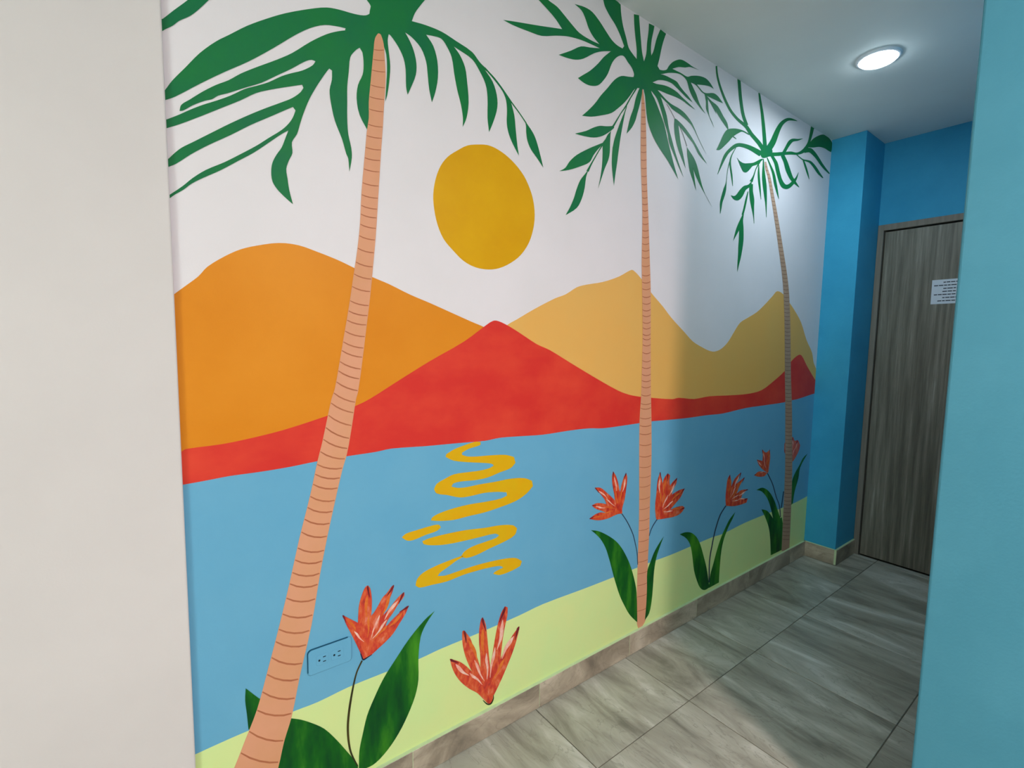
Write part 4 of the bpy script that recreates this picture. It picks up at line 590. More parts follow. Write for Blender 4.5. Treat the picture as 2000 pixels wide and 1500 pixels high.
[69,"palm_leaflet","p_green",4.7,1,None,[12930,19708,12774,19525,12533,19252,12368,18924,12241,18579,12078,18255,11866,17926,12393,18261,12629,18626,12758,19024,12815,19410]],
[69,"palm_crown","p_green",4.8,1,None,[15165,23556,15419,23861,16176,24205,16694,24202,16709,23974,16271,23719,16319,23465,15913,23340,15758,23326,15604,23320,15453,23274,15177,23337]],
[134,"palm_frond","p_green2",4.0,1,None,[20680,25823,20705,25694,20755,25520,20836,25347,20957,25160,21128,24958,21349,24745,21637,24512,21971,24297,22335,24153,22716,24050,23102,23985,23439,23926,23663,23827,23909,23708,24279,23594,24650,23480,24977,23345,25219,23234,25565,23434,25305,23539,24944,23672,24545,23780,24175,23880,23928,23989,23655,24090,23267,24136,22872,24181,22499,24271,22143,24403,21808,24606,21514,24831,21285,25036,21107,25230,20978,25409,20889,25574,20834,25743,20806,25869]],
[134,"palm_frond","p_green2",4.04,1,None,[22523,25864,22556,25754,22609,25576,22682,25319,22781,25020,22914,24700,23077,24400,23291,24169,23469,24018,23726,24139,23550,24287,23342,24508,23183,24800,23049,25116,22950,25413,22876,25671,22822,25851,22789,25876]],
[134,"palm_frond","p_green2",4.08,1,None,[24498,25850,24537,25744,24607,25563,24728,25289,24861,24966,24971,24625,25068,24288,25150,23995,25215,23733,25267,23484,25300,23305,25733,23422,25670,23595,25584,23837,25501,24098,25402,24390,25274,24722,25129,25058,24958,25372,24805,25636,24713,25809,24661,25876]],
[134,"palm_frond","p_green2",4.12,1,None,[25886,23310,26027,23428,26212,23597,26390,23785,26569,24015,26717,24289,26860,24564,27020,24818,27200,25042,27429,25229,27673,25379,27887,25469,28134,25539,28490,25621,28789,25681,28803,25709,28520,25692,28161,25655,27850,25594,27523,25482,27173,25300,26845,25071,26586,24809,26368,24534,26174,24251,25999,23996,25828,23803,25665,23634,25517,23473,25412,23359]],
[134,"palm_frond","p_green2",4.16,1,None,[25235,23241,24949,23249,24587,23254,24273,23252,23945,23237,23570,23201,23208,23148,22911,23082,22619,22966,22308,22770,22038,22564,21859,22407,21726,22254,21624,22090,21528,21891,21384,21572,21264,21299,21293,21299,21479,21573,21698,21893,21837,22088,21959,22241,22078,22376,22233,22511,22500,22695,22780,22855,22965,22927,23174,22971,23487,23004,23817,23018,24099,23014,24376,22999,24709,22974,24974,22951]],
[134,"palm_frond","p_green2",4.2,1,None,[22686,22816,22544,22646,22383,22437,22283,22274,22227,22118,22232,21967,22275,21813,22343,21640,22427,21453,22525,21225,22605,21040,22632,21047,22602,21244,22555,21488,22482,21680,22412,21852,22363,21999,22344,22137,22377,22281,22453,22437,22600,22644,22734,22814]],
[134,"palm_frond","p_green2",4.24,1,None,[22201,22057,22141,21865,22073,21608,22044,21341,22012,21093,21938,20929,21857,20794,21790,20648,21729,20497,21658,20316,21603,20132,21598,19980,21615,19847,21636,19706,21655,19600,21681,19603,21709,19715,21746,19864,21771,20001,21809,20146,21895,20323,21984,20507,22036,20663,22064,20809,22066,20941,22065,21100,22080,21347,22115,21613,22198,21870,22275,22064]],
[134,"palm_frond","p_green2",4.28,1,None,[24957,22694,24824,22517,24664,22290,24552,22083,24442,21890,24287,21713,24161,21586,24435,21579,24490,21711,24568,21894,24642,22088,24743,22291,24931,22513,25099,22687]],
[134,"palm_frond","p_green2",4.32,1,None,[24134,21433,24148,21281,24175,21080,24219,20890,24279,20708,24357,20551,24452,20386,24571,20183,24683,19978,24759,19781,24804,19635,24834,19640,24806,19790,24773,19996,24745,20221,24720,20445,24714,20629,24693,20806,24611,20986,24529,21158,24499,21350,24489,21501]],
[134,"palm_frond","p_green2",4.36,1,None,[24022,21060,23941,20882,23844,20649,23774,20427,23710,20215,23633,20015,23573,19870,23742,19873,23804,20021,23881,20223,23946,20439,24005,20660,24056,20890,24091,21065]],
[134,"palm_frond","p_green2",4.4,1,None,[24924,22518,24900,22360,24887,22151,24917,21949,24974,21745,25050,21553,25143,21357,25261,21113,25355,20914,25386,20921,25346,21133,25296,21395,25239,21601,25180,21796,25123,21998,25070,22191,25020,22385,24985,22531]],
[134,"palm_frond","p_green2",4.44,1,None,[25342,22911,25339,22726,25337,22488,25331,22276,25342,22061,25395,21843,25469,21629,25552,21418,25643,21207,25738,21010,25835,20785,25942,20434,26021,20135,26053,20140,26025,20450,25995,20816,25972,21060,25946,21276,25909,21501,25856,21724,25774,21939,25684,22145,25600,22338,25523,22530,25460,22754,25416,22928]],
[134,"palm_frond","p_green2",4.48,1,None,[25707,23047,25850,22920,26035,22749,26205,22589,26361,22418,26480,22216,26597,22004,26740,21810,26895,21626,27087,21435,27239,21288,27272,21298,27199,21468,27102,21688,27001,21888,26887,22090,26762,22301,26608,22505,26402,22669,26185,22813,25959,22967,25786,23082]],
[134,"palm_frond","p_green2",4.52,1,None,[26072,23230,26284,23114,26518,22962,26630,22818,26735,22650,26894,22442,27070,22240,27243,22076,27459,21954,27770,21919,28107,21968,28396,22073,28633,22207,28853,22364,29038,22526,29155,22662,29238,22798,29308,22968,29354,23102,29318,23100,29213,22963,29067,22798,28913,22682,28738,22567,28538,22425,28336,22298,28162,22216,28035,22179,27939,22172,27826,22185,27645,22253,27446,22379,27274,22570,27119,22775,27000,22944,26842,23102,26539,23246,26282,23344]],
[134,"palm_frond","p_green2",4.5600000000000005,1,None,[27188,23482,27352,23373,27550,23223,27690,23053,27847,22872,28072,22712,28315,22579,28523,22494,28761,22435,29161,22376,29511,22333,29542,22353,29304,22464,29024,22595,28841,22667,28683,22746,28510,22891,28335,23056,28155,23223,27961,23388,27726,23540,27544,23647]],
[134,"palm_frond","p_green2",4.6,1,None,[25722,23105,26000,23184,26375,23287,26748,23380,27116,23475,27429,23572,27722,23663,28025,23746,28321,23819,28641,23887,28986,23965,29324,24065,29650,24190,29964,24349,30238,24542,30407,24754,30529,24986,30676,25277,30805,25564,30884,25794,30928,25876,30500,25869,30472,25719,30420,25501,30345,25231,30230,24956,30053,24743,29856,24570,29662,24421,29447,24286,29214,24169,28955,24075,28655,24026,28319,23979,27984,23896,27667,23808,27365,23728,27058,23648,26707,23553,26354,23466,25996,23411,25726,23378]],
[134,"palm_frond","p_green2",4.64,1,None,[27640,23717,27771,23874,27945,24074,28114,24246,28273,24388,28380,24471,28492,24537,28727,24619,29033,24719,29354,24855,29597,24966,29584,24979,29317,24898,28989,24804,28690,24742,28384,24666,28129,24558,27932,24424,27774,24256,27634,24077,27464,23877,27330,23719]],
[134,"palm_frond","p_green2",4.68,1,None,[29922,24281,30213,24378,30511,24450,30855,24429,31282,24352,31663,24241,32026,24120,32375,24029,32711,23959,33088,23906,33380,23874,33468,23930,33233,23997,32925,24086,32632,24174,32321,24275,31986,24410,31617,24545,31200,24669,30692,24728,30119,24600,29756,24466]],
[134,"palm_frond","p_green2",4.72,1,None,[28951,23952,29194,23914,29488,23874,29674,23857,29895,23856,30263,23890,30633,23903,30941,23836,31246,23739,31515,23642,31802,23551,32199,23488,32524,23449,32595,23493,32352,23579,32052,23688,31806,23791,31526,23891,31176,23983,30768,24037,30311,23990,29932,23928,29733,23919,29556,23931,29255,23963,29004,23994]],
[134,"palm_frond","p_green2",4.76,1,None,[29760,23846,29909,23698,30096,23517,30246,23376,30395,23248,30573,23117,30711,23018,30748,23030,30678,23152,30579,23310,30459,23450,30311,23594,30095,23768,29915,23904]],
[134,"palm_frond","p_green2",4.8,1,None,[22415,23229,22564,23222,22713,23215,22731,23233,22599,23258,22469,23283]],
[134,"palm_leaflet","p_green2",4.85,1,None,[23929,23736,23343,23756,22838,23708,22351,23602,21883,23429,21595,23136,21369,22780,21077,22330,21354,22397,21697,22643,22092,22960,22390,23229,22858,23517,23237,23685,23816,23693]],
[134,"palm_leaflet","p_green2",4.869999999999999,1,None,[22866,22401,23101,22313,23506,22289,23965,22392,24430,22526,25132,22863,25379,22920,24974,22618,24682,22464,24332,22327,24059,22091,23782,21915,23492,21897,23305,22015,23117,22173]],
[134,"palm_leaflet","p_green2",4.89,1,None,[24353,21624,24021,21379,23623,21242,23248,20966,22989,20715,22776,20603,22499,20594,22676,20484,22906,20440,23240,20501,23562,20735,23818,21075,24096,21247,24318,21409]],
[134,"palm_leaflet","p_green2",4.909999999999999,1,None,[23696,19934,23514,19695,23247,19314,23079,18978,22926,18515,23196,18838,23423,19106,23440,18715,23431,18319,23448,17926,23439,17528,23461,17079,23578,17437,23719,17825,23843,18372,23877,18775,23809,19294,23733,19599,23776,19921]],
[134,"palm_leaflet","p_green2",4.93,1,None,[30251,24772,30820,25249,31586,25647,32234,25865,32845,25876,33361,25782,33592,25598,33428,25157,33068,25143,32532,25156,31770,25058,30971,24830,30266,24676]],
[134,"palm_crown","p_green2",4.949999999999999,1,None,[25055,23501,25558,23534,26052,23745,26282,23495,25989,23212,25621,23036,25248,22950,25047,23053,25079,23299]],
[None,"painted_flower","p_petal",6,1,"red flower with five petals beside the socket, on a long curved stem",[4496,4488,4428,4690,4294,5051,4178,5347,4047,5662,3951,5970,4100,5839,4370,5601,4382,5813,4412,6127,4502,6403,4592,6573,4663,6605,4732,6494,4774,6191,4770,5900,4750,5669,4850,5763,4979,5941,5090,6108,5220,6197,5352,6342,5438,6390,5408,6231,5312,6019,5217,5807,5104,5566,5272,5696,5463,5877,5636,6010,5762,6065,5752,5936,5577,5765,5403,5539,5232,5354,5156,5156,5326,5302,5498,5413,5711,5530,5907,5599,5788,5370,5592,5133,5399,4898,5190,4749,4948,4616,4728,4497,4531,4437]],
[293,"petal_streak","p_amber",6.15,1,None,[4061,5791,4084,5736,4121,5666,4170,5607,4219,5549,4271,5461,4311,5385,4320,5387,4301,5467,4269,5569,4223,5648,4173,5711,4115,5762,4068,5797]],
[293,"petal_streak","p_pink",6.2,1,None,[4259,5388,4282,5335,4314,5267,4350,5200,4398,5125,4471,5041,4532,4976,4539,4982,4487,5054,4429,5143,4397,5216,4363,5289,4309,5352,4266,5393]],
[293,"petal_tip","p_maroon",6.25,1,None,[3949,5961,3951,5941,3954,5918,3962,5897,3978,5862,4008,5789,4035,5724,4046,5724,4034,5790,4019,5864,4011,5903,4000,5932,3978,5955,3960,5967]],
[293,"petal_streak","p_amber",6.15,1,None,[4643,6326,4614,6262,4583,6171,4569,6072,4569,5955,4595,5806,4622,5685,4632,5683,4630,5799,4631,5936,4649,6037,4665,6134,4661,6241,4653,6322]],
[293,"petal_streak","p_amber",6.2,1,None,[4675,5704,4654,5636,4635,5537,4643,5429,4653,5315,4644,5178,4633,5068,4643,5062,4669,5166,4694,5298,4700,5411,4698,5515,4692,5620,4685,5700]],
[293,"petal_tip","p_maroon",6.25,1,None,[4655,6599,4643,6577,4633,6541,4638,6500,4653,6443,4682,6331,4708,6232,4720,6230,4710,6329,4699,6438,4694,6493,4690,6528,4680,6566,4670,6594]],
[293,"petal_streak","p_amber",6.15,1,None,[5311,6128,5266,6065,5213,5976,5181,5874,5148,5767,5085,5645,5030,5549,5039,5540,5117,5616,5207,5720,5262,5822,5297,5924,5315,6035,5322,6122]],
[293,"petal_streak","p_pink",6.2,1,None,[4996,5618,4955,5556,4902,5473,4853,5386,4806,5284,4767,5145,4739,5031,4749,5025,4791,5129,4846,5254,4906,5342,4961,5426,4991,5530,5007,5611]],
[293,"petal_tip","p_maroon",6.25,1,None,[5426,6388,5404,6372,5378,6348,5358,6320,5328,6276,5267,6191,5213,6115,5224,6104,5292,6166,5369,6236,5408,6273,5432,6303,5441,6345,5441,6377]],
[293,"petal_streak","p_pink",6.15,1,None,[5562,5872,5489,5844,5399,5797,5322,5734,5250,5650,5186,5527,5142,5424,5151,5415,5218,5499,5305,5596,5388,5658,5466,5717,5528,5798,5570,5862]],
[293,"petal_streak","p_pink",6.2,1,None,[5210,5403,5145,5368,5065,5310,5009,5230,4950,5144,4860,5055,4783,4986,4791,4976,4879,5031,4985,5105,5059,5180,5119,5255,5176,5332,5218,5393]],
[293,"petal_tip","p_maroon",6.25,1,None,[5749,6066,5722,6057,5688,6037,5668,6004,5647,5952,5608,5851,5574,5760,5586,5751,5637,5829,5694,5917,5724,5961,5742,5990,5755,6025,5763,6052]],
[293,"petal_streak","p_amber",6.15,1,None,[5698,5462,5633,5436,5552,5395,5490,5334,5425,5270,5326,5210,5242,5164,5248,5153,5348,5172,5470,5205,5556,5255,5623,5315,5674,5390,5707,5452]],
[293,"petal_streak","p_amber",6.2,1,None,[5228,5233,5168,5207,5091,5170,5017,5130,4940,5077,4861,4993,4801,4922,4809,4912,4880,4970,4972,5035,5056,5071,5136,5107,5197,5170,5236,5222]],
[293,"petal_tip","p_maroon",6.25,1,None,[5894,5603,5868,5601,5834,5597,5805,5586,5762,5567,5674,5532,5596,5501,5603,5487,5690,5500,5789,5515,5840,5523,5874,5535,5896,5563,5907,5587]],
[293,"calyx","p_dark",6.3,1,None,[4425,4668,4441,4600,4461,4523,4474,4472,4516,4429,4570,4436,4629,4458,4705,4482,4768,4503,4761,4518,4693,4506,4612,4493,4550,4480,4511,4478,4511,4483,4497,4522,4471,4599,4449,4667]],
[293,"stem","p_brown",5.6,1,None,[4457,4458,4392,4351,4314,4205,4261,4059,4213,3887,4159,3658,4108,3412,4068,3183,4039,2953,4018,2719,4016,2467,4038,2168,4088,1860,4196,1547,4294,1311,4327,1313,4237,1547,4141,1850,4096,2147,4077,2440,4080,2687,4099,2918,4128,3147,4165,3376,4210,3625,4258,3857,4301,4030,4351,4174,4429,4317,4495,4422]],
[293,"leaf","p_leaf",5.2,1,None,[6770,5143,6434,4975,5927,4566,5438,4035,5097,3632,4797,3124,4598,2713,4464,2208,4364,1756,4341,1228,4547,1113,4842,1122,5213,1339,5561,1687,5846,2112,6100,2634,6211,3119,6213,3791,6287,4467,6471,4822]],
[293,"leaf","p_leaf",4.8,1,None,[2288,3795,2546,3634,2810,3466,3081,3240,3415,2901,3758,2372,3993,1953,4173,1623,4326,1270,4167,1123,3501,1238,2396,1815,1975,2544]],
[293,"leaf","p_leaf",4.9,1,None,[1574,4893,1854,4502,2022,4308,1928,3614,1602,3793,1579,4224,1553,4582]],
[None,"painted_flower","p_petal",6,1,"red flower of five petals standing alone on the beach, with no stem",[8830,1122,8674,1304,8366,1714,8039,2020,7719,2396,7492,2778,7366,3113,7310,3352,7658,3122,7916,2861,8151,2566,8002,2904,7855,3327,7767,3774,7764,4109,7821,4126,8052,3796,8202,3401,8353,2972,8477,2576,8473,2978,8423,3421,8418,3897,8488,4265,8547,4324,8670,4070,8737,3621,8806,3006,8892,2296,8963,2810,9049,3290,9167,3814,9318,4220,9474,4398,9588,4319,9577,4023,9456,3574,9369,3060,9313,2533,9532,2887,9820,3221,10116,3448,10055,3135,9864,2647,9641,2234,9389,1811,9139,1450,9031,1305,8955,1092]],
[314,"petal_streak","p_pink",6.15,1,None,[7517,3086,7545,3002,7594,2892,7665,2786,7766,2673,7910,2562,8029,2481,8036,2492,7936,2597,7826,2723,7761,2827,7695,2929,7603,3024,7529,3091]],
[314,"petal_streak","p_pink",6.2,1,None,[8050,2555,8092,2471,8162,2357,8261,2263,8363,2169,8473,2030,8561,1912,8575,1916,8505,2041,8410,2195,8315,2311,8226,2404,8135,2493,8062,2561]],
[314,"petal_tip","p_maroon",6.25,1,None,[7308,3339,7318,3307,7342,3262,7381,3229,7437,3194,7546,3126,7644,3066,7650,3081,7562,3159,7463,3247,7416,3291,7388,3315,7354,3334,7325,3349]],
[314,"petal_streak","p_amber",6.15,1,None,[7977,3747,8004,3642,8051,3500,8127,3363,8208,3220,8281,3033,8335,2877,8352,2873,8338,3022,8306,3214,8245,3375,8170,3517,8073,3652,7992,3749]],
[314,"petal_streak","p_pink",6.2,1,None,[8235,2927,8265,2822,8307,2683,8356,2543,8425,2381,8539,2182,8638,2023,8653,2025,8575,2186,8489,2381,8448,2532,8405,2677,8322,2823,8251,2928]],
[314,"petal_tip","p_maroon",6.25,1,None,[7814,4114,7812,4081,7813,4037,7823,3994,7843,3924,7878,3783,7910,3657,7930,3652,7925,3771,7918,3906,7914,3975,7902,4028,7868,4081,7837,4115]],
[314,"petal_streak","p_amber",6.15,1,None,[8558,3915,8520,3822,8484,3690,8476,3544,8494,3372,8561,3150,8625,2970,8643,2966,8620,3137,8601,3340,8614,3489,8626,3630,8603,3788,8576,3908]],
[314,"petal_streak","p_pink",6.2,1,None,[8710,2995,8687,2894,8671,2748,8701,2587,8736,2416,8744,2213,8743,2048,8761,2039,8787,2192,8809,2387,8800,2557,8780,2712,8752,2868,8729,2988]],
[314,"petal_tip","p_maroon",6.25,1,None,[8535,4315,8519,4283,8508,4230,8523,4170,8557,4085,8622,3921,8682,3773,8703,3771,8670,3916,8633,4078,8617,4158,8605,4210,8582,4265,8562,4306]],
[314,"petal_streak","p_pink",6.15,1,None,[9372,3951,9325,3840,9275,3685,9262,3514,9248,3333,9194,3123,9143,2954,9160,2942,9255,3083,9359,3269,9407,3446,9425,3618,9412,3802,9391,3943]],
[314,"petal_streak","p_pink",6.2,1,None,[9065,3060,9022,2951,8969,2804,8923,2653,8887,2476,8874,2241,8873,2048,8891,2039,8918,2219,8960,2436,9022,2591,9078,2740,9088,2916,9083,3050]],
[314,"petal_tip","p_maroon",6.25,1,None,[9457,4391,9429,4360,9396,4316,9375,4268,9344,4191,9281,4041,9224,3908,9245,3893,9329,4007,9424,4137,9472,4204,9497,4258,9496,4326,9485,4377]],
[314,"petal_streak","p_pink",6.15,1,None,[9870,3175,9767,3137,9643,3075,9544,2986,9459,2866,9402,2688,9368,2538,9387,2526,9463,2645,9564,2784,9671,2869,9773,2952,9843,3067,9887,3160]],
[314,"petal_streak","p_amber",6.2,1,None,[9482,2504,9394,2456,9289,2375,9227,2260,9166,2137,9055,2011,8959,1914,8974,1898,9092,1973,9232,2077,9323,2184,9392,2290,9454,2402,9498,2489]],
[314,"petal_tip","p_maroon",6.25,1,None,[10095,3450,10055,3438,10009,3409,9989,3361,9975,3286,9949,3140,9928,3010,9951,2996,10003,3109,10062,3236,10094,3298,10112,3339,10119,3389,10122,3428]],
[314,"calyx","p_brown",6.3,1,None,[8588,1349,8659,1242,8756,1121,8854,1059,8944,1051,9009,1111,9048,1197,9045,1283,9030,1348,9011,1354,9014,1296,9004,1225,8962,1153,8905,1106,8847,1113,8781,1153,8686,1256,8605,1356]],
[None,"painted_flower","p_petal",6,1,"red flower left of the middle palm trunk, petals fanned to the left",[15409,6461,15164,6488,14823,6453,14489,6429,13996,6477,13498,6641,13824,6754,14145,6768,14477,6677,14141,6850,13846,6978,13617,7160,13901,7195,14227,7121,14460,7041,14352,7247,14044,7579,13761,7845,14100,7775,14437,7532,14749,7289,14961,7097,14915,7353,14793,7748,14741,8129,14798,8340,14978,8115,15132,7785,15256,7385,15344,7702,15469,7990,15600,8159,15684,7932,15638,7461,15557,6996,15433,6685,15450,6477]],
[331,"petal_streak","p_amber",6.15,1,None,[13764,6633,13841,6615,13944,6594,14046,6586,14155,6590,14277,6616,14372,6640,14363,6653,14259,6644,14130,6640,14025,6651,13925,6660,13830,6653,13760,6646]],
[331,"petal_streak","p_amber",6.2,1,None,[14316,6681,14395,6670,14501,6658,14598,6668,14699,6681,14836,6679,14951,6672,14947,6685,14830,6699,14685,6715,14573,6715,14476,6709,14383,6700,14312,6694]],
[331,"petal_tip","p_maroon",6.25,1,None,[13509,6635,13536,6626,13575,6620,13609,6626,13652,6639,13734,6666,13808,6689,13798,6701,13717,6688,13625,6675,13579,6669,13550,6665,13523,6656,13503,6648]],
[331,"petal_streak","p_pink",6.15,1,None,[13856,7074,13916,7037,13997,6990,14086,6954,14190,6924,14317,6907,14417,6897,14416,6910,14315,6934,14195,6970,14106,7009,14021,7046,13929,7069,13861,7085]],
[331,"petal_streak","p_amber",6.2,1,None,[14390,6946,14454,6913,14545,6873,14640,6852,14739,6831,14863,6789,14964,6749,14970,6760,14870,6806,14747,6861,14643,6895,14552,6919,14462,6940,14393,6957]],
[331,"petal_tip","p_maroon",6.25,1,None,[13623,7152,13644,7137,13677,7120,13712,7114,13758,7112,13848,7108,13929,7103,13926,7116,13844,7131,13752,7148,13706,7158,13678,7163,13648,7163,13626,7163]],
[331,"petal_streak","p_pink",6.15,1,None,[13984,7667,14040,7615,14119,7546,14209,7488,14305,7427,14414,7339,14499,7262,14513,7268,14442,7351,14351,7453,14259,7528,14168,7589,14069,7640,13994,7676]],
[331,"petal_streak","p_pink",6.2,1,None,[14434,7262,14492,7210,14568,7141,14648,7072,14744,6999,14876,6916,14983,6850,14993,6859,14891,6929,14773,7018,14692,7095,14614,7167,14517,7228,14445,7270]],
[331,"petal_tip","p_maroon",6.25,1,None,[13763,7836,13776,7816,13794,7790,13817,7767,13854,7732,13927,7660,13990,7595,14004,7600,13952,7668,13894,7745,13864,7785,13838,7811,13801,7832,13773,7843]],
[331,"petal_streak","p_pink",6.15,1,None,[14863,8079,14873,8009,14890,7913,14929,7819,14971,7718,15001,7591,15018,7487,15037,7484,15041,7585,15042,7711,15018,7818,14981,7914,14926,8009,14881,8079]],
[331,"petal_streak","p_amber",6.2,1,None,[14952,7524,14964,7454,14978,7360,14996,7266,15026,7160,15084,7028,15132,6921,15150,6921,15111,7027,15073,7157,15061,7258,15048,7354,15006,7452,14970,7523]],
[331,"petal_tip","p_maroon",6.25,1,None,[14791,8333,14786,8310,14782,8279,14784,8248,14790,8200,14798,8105,14804,8021,14822,8017,14831,8099,14842,8190,14848,8238,14846,8272,14827,8308,14809,8332]],
[331,"petal_streak","p_pink",6.15,1,None,[15538,7921,15513,7859,15483,7775,15477,7685,15471,7590,15439,7477,15405,7387,15424,7379,15479,7461,15543,7567,15571,7662,15580,7752,15569,7846,15557,7917]],
[331,"petal_streak","p_amber",6.2,1,None,[15353,7434,15331,7373,15299,7292,15272,7210,15251,7115,15246,6992,15245,6893,15264,6888,15275,6985,15298,7101,15337,7187,15370,7269,15374,7361,15372,7429]],
[331,"petal_tip","p_maroon",6.25,1,None,[15589,8155,15572,8137,15551,8112,15538,8085,15520,8043,15481,7960,15444,7887,15462,7879,15513,7946,15572,8020,15602,8059,15617,8089,15615,8124,15608,8149]],
[331,"stem","p_brown2",5.6,1,None,[15396,6454,15525,6309,15688,6115,15828,5933,15961,5741,16091,5531,16205,5317,16295,5092,16360,4908,16379,4864,16394,4822,16452,4640,16513,4410,16552,4151,16577,3943,16616,3934,16594,4141,16557,4401,16495,4634,16437,4817,16422,4861,16404,4903,16341,5088,16251,5316,16136,5533,16007,5745,15874,5940,15733,6125,15567,6320,15436,6466]],
[331,"leaf","p_leaf",5.2,1,None,[13619,6157,13989,6044,14415,5827,14991,5449,15361,5113,15700,4686,16054,4119,16379,3387,16588,2676,16718,1268,16183,1798,15777,2386,15476,2895,15122,3692,14921,4213,14722,4726,14484,5241,14170,5676,13828,5993]],
[None,"painted_flower","p_petal",6,1,"red flower right of the middle palm trunk, petals fanned to the right",[17786,5713,17715,5870,17644,6346,17691,6848,17749,7475,17905,7844,18052,7476,18106,7288,18233,7524,18470,7694,18647,7562,18623,7306,18681,7087,18924,7256,19195,7371,19150,7114,18912,6837,18841,6639,19395,6752,19839,6755,19554,6402,19176,6179,18764,5941,19149,5971,19724,5938,19914,5805,19616,5607,19093,5554,18450,5611,17951,5665]],
[349,"petal_streak","p_pink",6.15,1,None,[17899,7553,17866,7482,17830,7384,17819,7279,17830,7158,17882,7006,17930,6883,17952,6881,17933,7000,17923,7144,17939,7252,17954,7355,17938,7465,17921,7548]],
[349,"petal_streak","p_amber",6.2,1,None,[18005,6908,17985,6833,17967,6729,17988,6617,18013,6499,18014,6355,18005,6240,18027,6234,18051,6345,18076,6485,18074,6604,18060,6712,18041,6821,18027,6903]],
[349,"petal_tip","p_maroon",6.25,1,None,[17894,7837,17879,7813,17868,7775,17879,7734,17906,7675,17959,7562,18006,7460,18027,7459,18001,7560,17974,7673,17962,7729,17953,7766,17934,7804,17918,7833]],
[349,"petal_streak","p_amber",6.15,1,None,[18373,7425,18316,7365,18248,7280,18204,7186,18178,7073,18186,6927,18200,6808,18223,6803,18240,6915,18273,7047,18323,7144,18370,7236,18387,7340,18395,7418]],
[349,"petal_streak","p_amber",6.2,1,None,[18287,6821,18243,6756,18192,6663,18181,6559,18171,6449,18128,6319,18084,6217,18106,6208,18164,6305,18234,6428,18267,6535,18286,6635,18299,6737,18310,6813]],
[349,"petal_tip","p_maroon",6.25,1,None,[18456,7689,18432,7668,18409,7634,18408,7595,18418,7537,18440,7425,18458,7325,18481,7322,18484,7418,18490,7526,18495,7580,18496,7615,18488,7653,18480,7682]],
[349,"petal_streak","p_pink",6.15,1,None,[19009,7139,18947,7082,18870,7003,18825,6913,18777,6817,18687,6710,18604,6626,18624,6614,18734,6683,18867,6774,18946,6864,18996,6955,19020,7055,19032,7131]],
[349,"petal_streak","p_pink",6.2,1,None,[18552,6688,18494,6632,18418,6559,18347,6482,18280,6392,18224,6268,18182,6168,18204,6159,18260,6254,18339,6364,18426,6441,18506,6516,18549,6608,18574,6679]],
[349,"petal_tip","p_maroon",6.25,1,None,[19178,7368,19147,7354,19107,7334,19078,7310,19035,7271,18946,7195,18866,7129,18885,7117,18984,7172,19096,7233,19154,7266,19188,7293,19201,7330,19201,7359]],
[349,"petal_streak","p_amber",6.15,1,None,[19519,6642,19412,6632,19274,6613,19153,6578,19036,6524,18926,6437,18846,6364,18866,6352,18972,6408,19110,6469,19238,6501,19360,6533,19462,6586,19535,6627]],
[349,"petal_streak","p_pink",6.2,1,None,[18944,6334,18848,6316,18724,6286,18631,6233,18536,6175,18393,6122,18270,6085,18284,6071,18417,6099,18581,6137,18699,6183,18797,6230,18889,6281,18960,6319]],
[349,"petal_tip","p_maroon",6.25,1,None,[19821,6759,19779,6757,19726,6747,19692,6724,19656,6686,19586,6612,19523,6547,19544,6535,19627,6589,19722,6649,19772,6678,19801,6698,19824,6723,19839,6744]],
[349,"petal_streak","p_amber",6.15,1,None,[19596,5851,19508,5885,19392,5924,19274,5947,19145,5956,19005,5941,18900,5923,18910,5908,19028,5904,19172,5892,19286,5866,19399,5841,19513,5836,19597,5836]],
[349,"petal_streak","p_pink",6.2,1,None,[18960,5866,18875,5891,18759,5918,18653,5918,18547,5916,18404,5935,18286,5957,18286,5943,18406,5911,18557,5875,18679,5860,18782,5854,18884,5853,18963,5851]],
[349,"petal_tip","p_maroon",6.25,1,None,[19902,5814,19869,5829,19819,5842,19776,5840,19724,5829,19625,5807,19538,5788,19550,5772,19650,5777,19762,5780,19819,5780,19852,5782,19883,5790,19907,5798]],
[349,"stem","p_brown2",5.6,1,None,[17804,5707,17700,5629,17574,5524,17474,5418,17389,5305,17327,5174,17287,5071,17334,5052,17375,5154,17439,5282,17524,5391,17624,5494,17749,5598,17852,5676]],
[349,"leaf","p_leaf",5.2,1,None,[18379,4786,18004,4491,17713,4198,17482,3828,17279,3455,17300,2720,17302,1886,17244,1184,17535,1405,17681,1931,17737,2655,17771,3316,17889,3886,18117,4362]],
[None,"painted_flower","p_petal",6,1,"red flower rising between two dark leaves, right of the middle palm",[23605,5187,23521,5604,23550,6162,23633,6616,23830,6796,24000,6415,24029,6126,24343,6502,24947,6742,24575,6417,24509,6188,25352,6413,24888,6028,24613,5642,25054,5757,25811,5673,25265,5524,25103,5309,25823,5150,25703,4949,25050,4953,24320,5023]],
[367,"petal_streak","p_amber",6.15,1,None,[23839,6569,23833,6509,23827,6427,23853,6342,23882,6253,23885,6145,23874,6058,23904,6050,23940,6130,23980,6233,23980,6326,23957,6412,23908,6500,23869,6565]],
[367,"petal_streak","p_amber",6.2,1,None,[23791,6100,23788,6041,23778,5963,23775,5884,23784,5792,23825,5674,23858,5579,23888,5575,23864,5669,23850,5780,23865,5863,23876,5943,23847,6031,23821,6096]],
[367,"petal_tip","p_maroon",6.25,1,None,[23815,6791,23803,6773,23787,6750,23781,6724,23774,6684,23756,6604,23735,6534,23765,6525,23801,6591,23846,6663,23869,6700,23877,6729,23861,6763,23845,6786]],
[367,"petal_streak","p_pink",6.15,1,None,[24743,6533,24661,6488,24556,6427,24475,6355,24409,6265,24368,6142,24340,6043,24370,6033,24423,6124,24505,6230,24594,6303,24678,6373,24733,6457,24771,6520]],
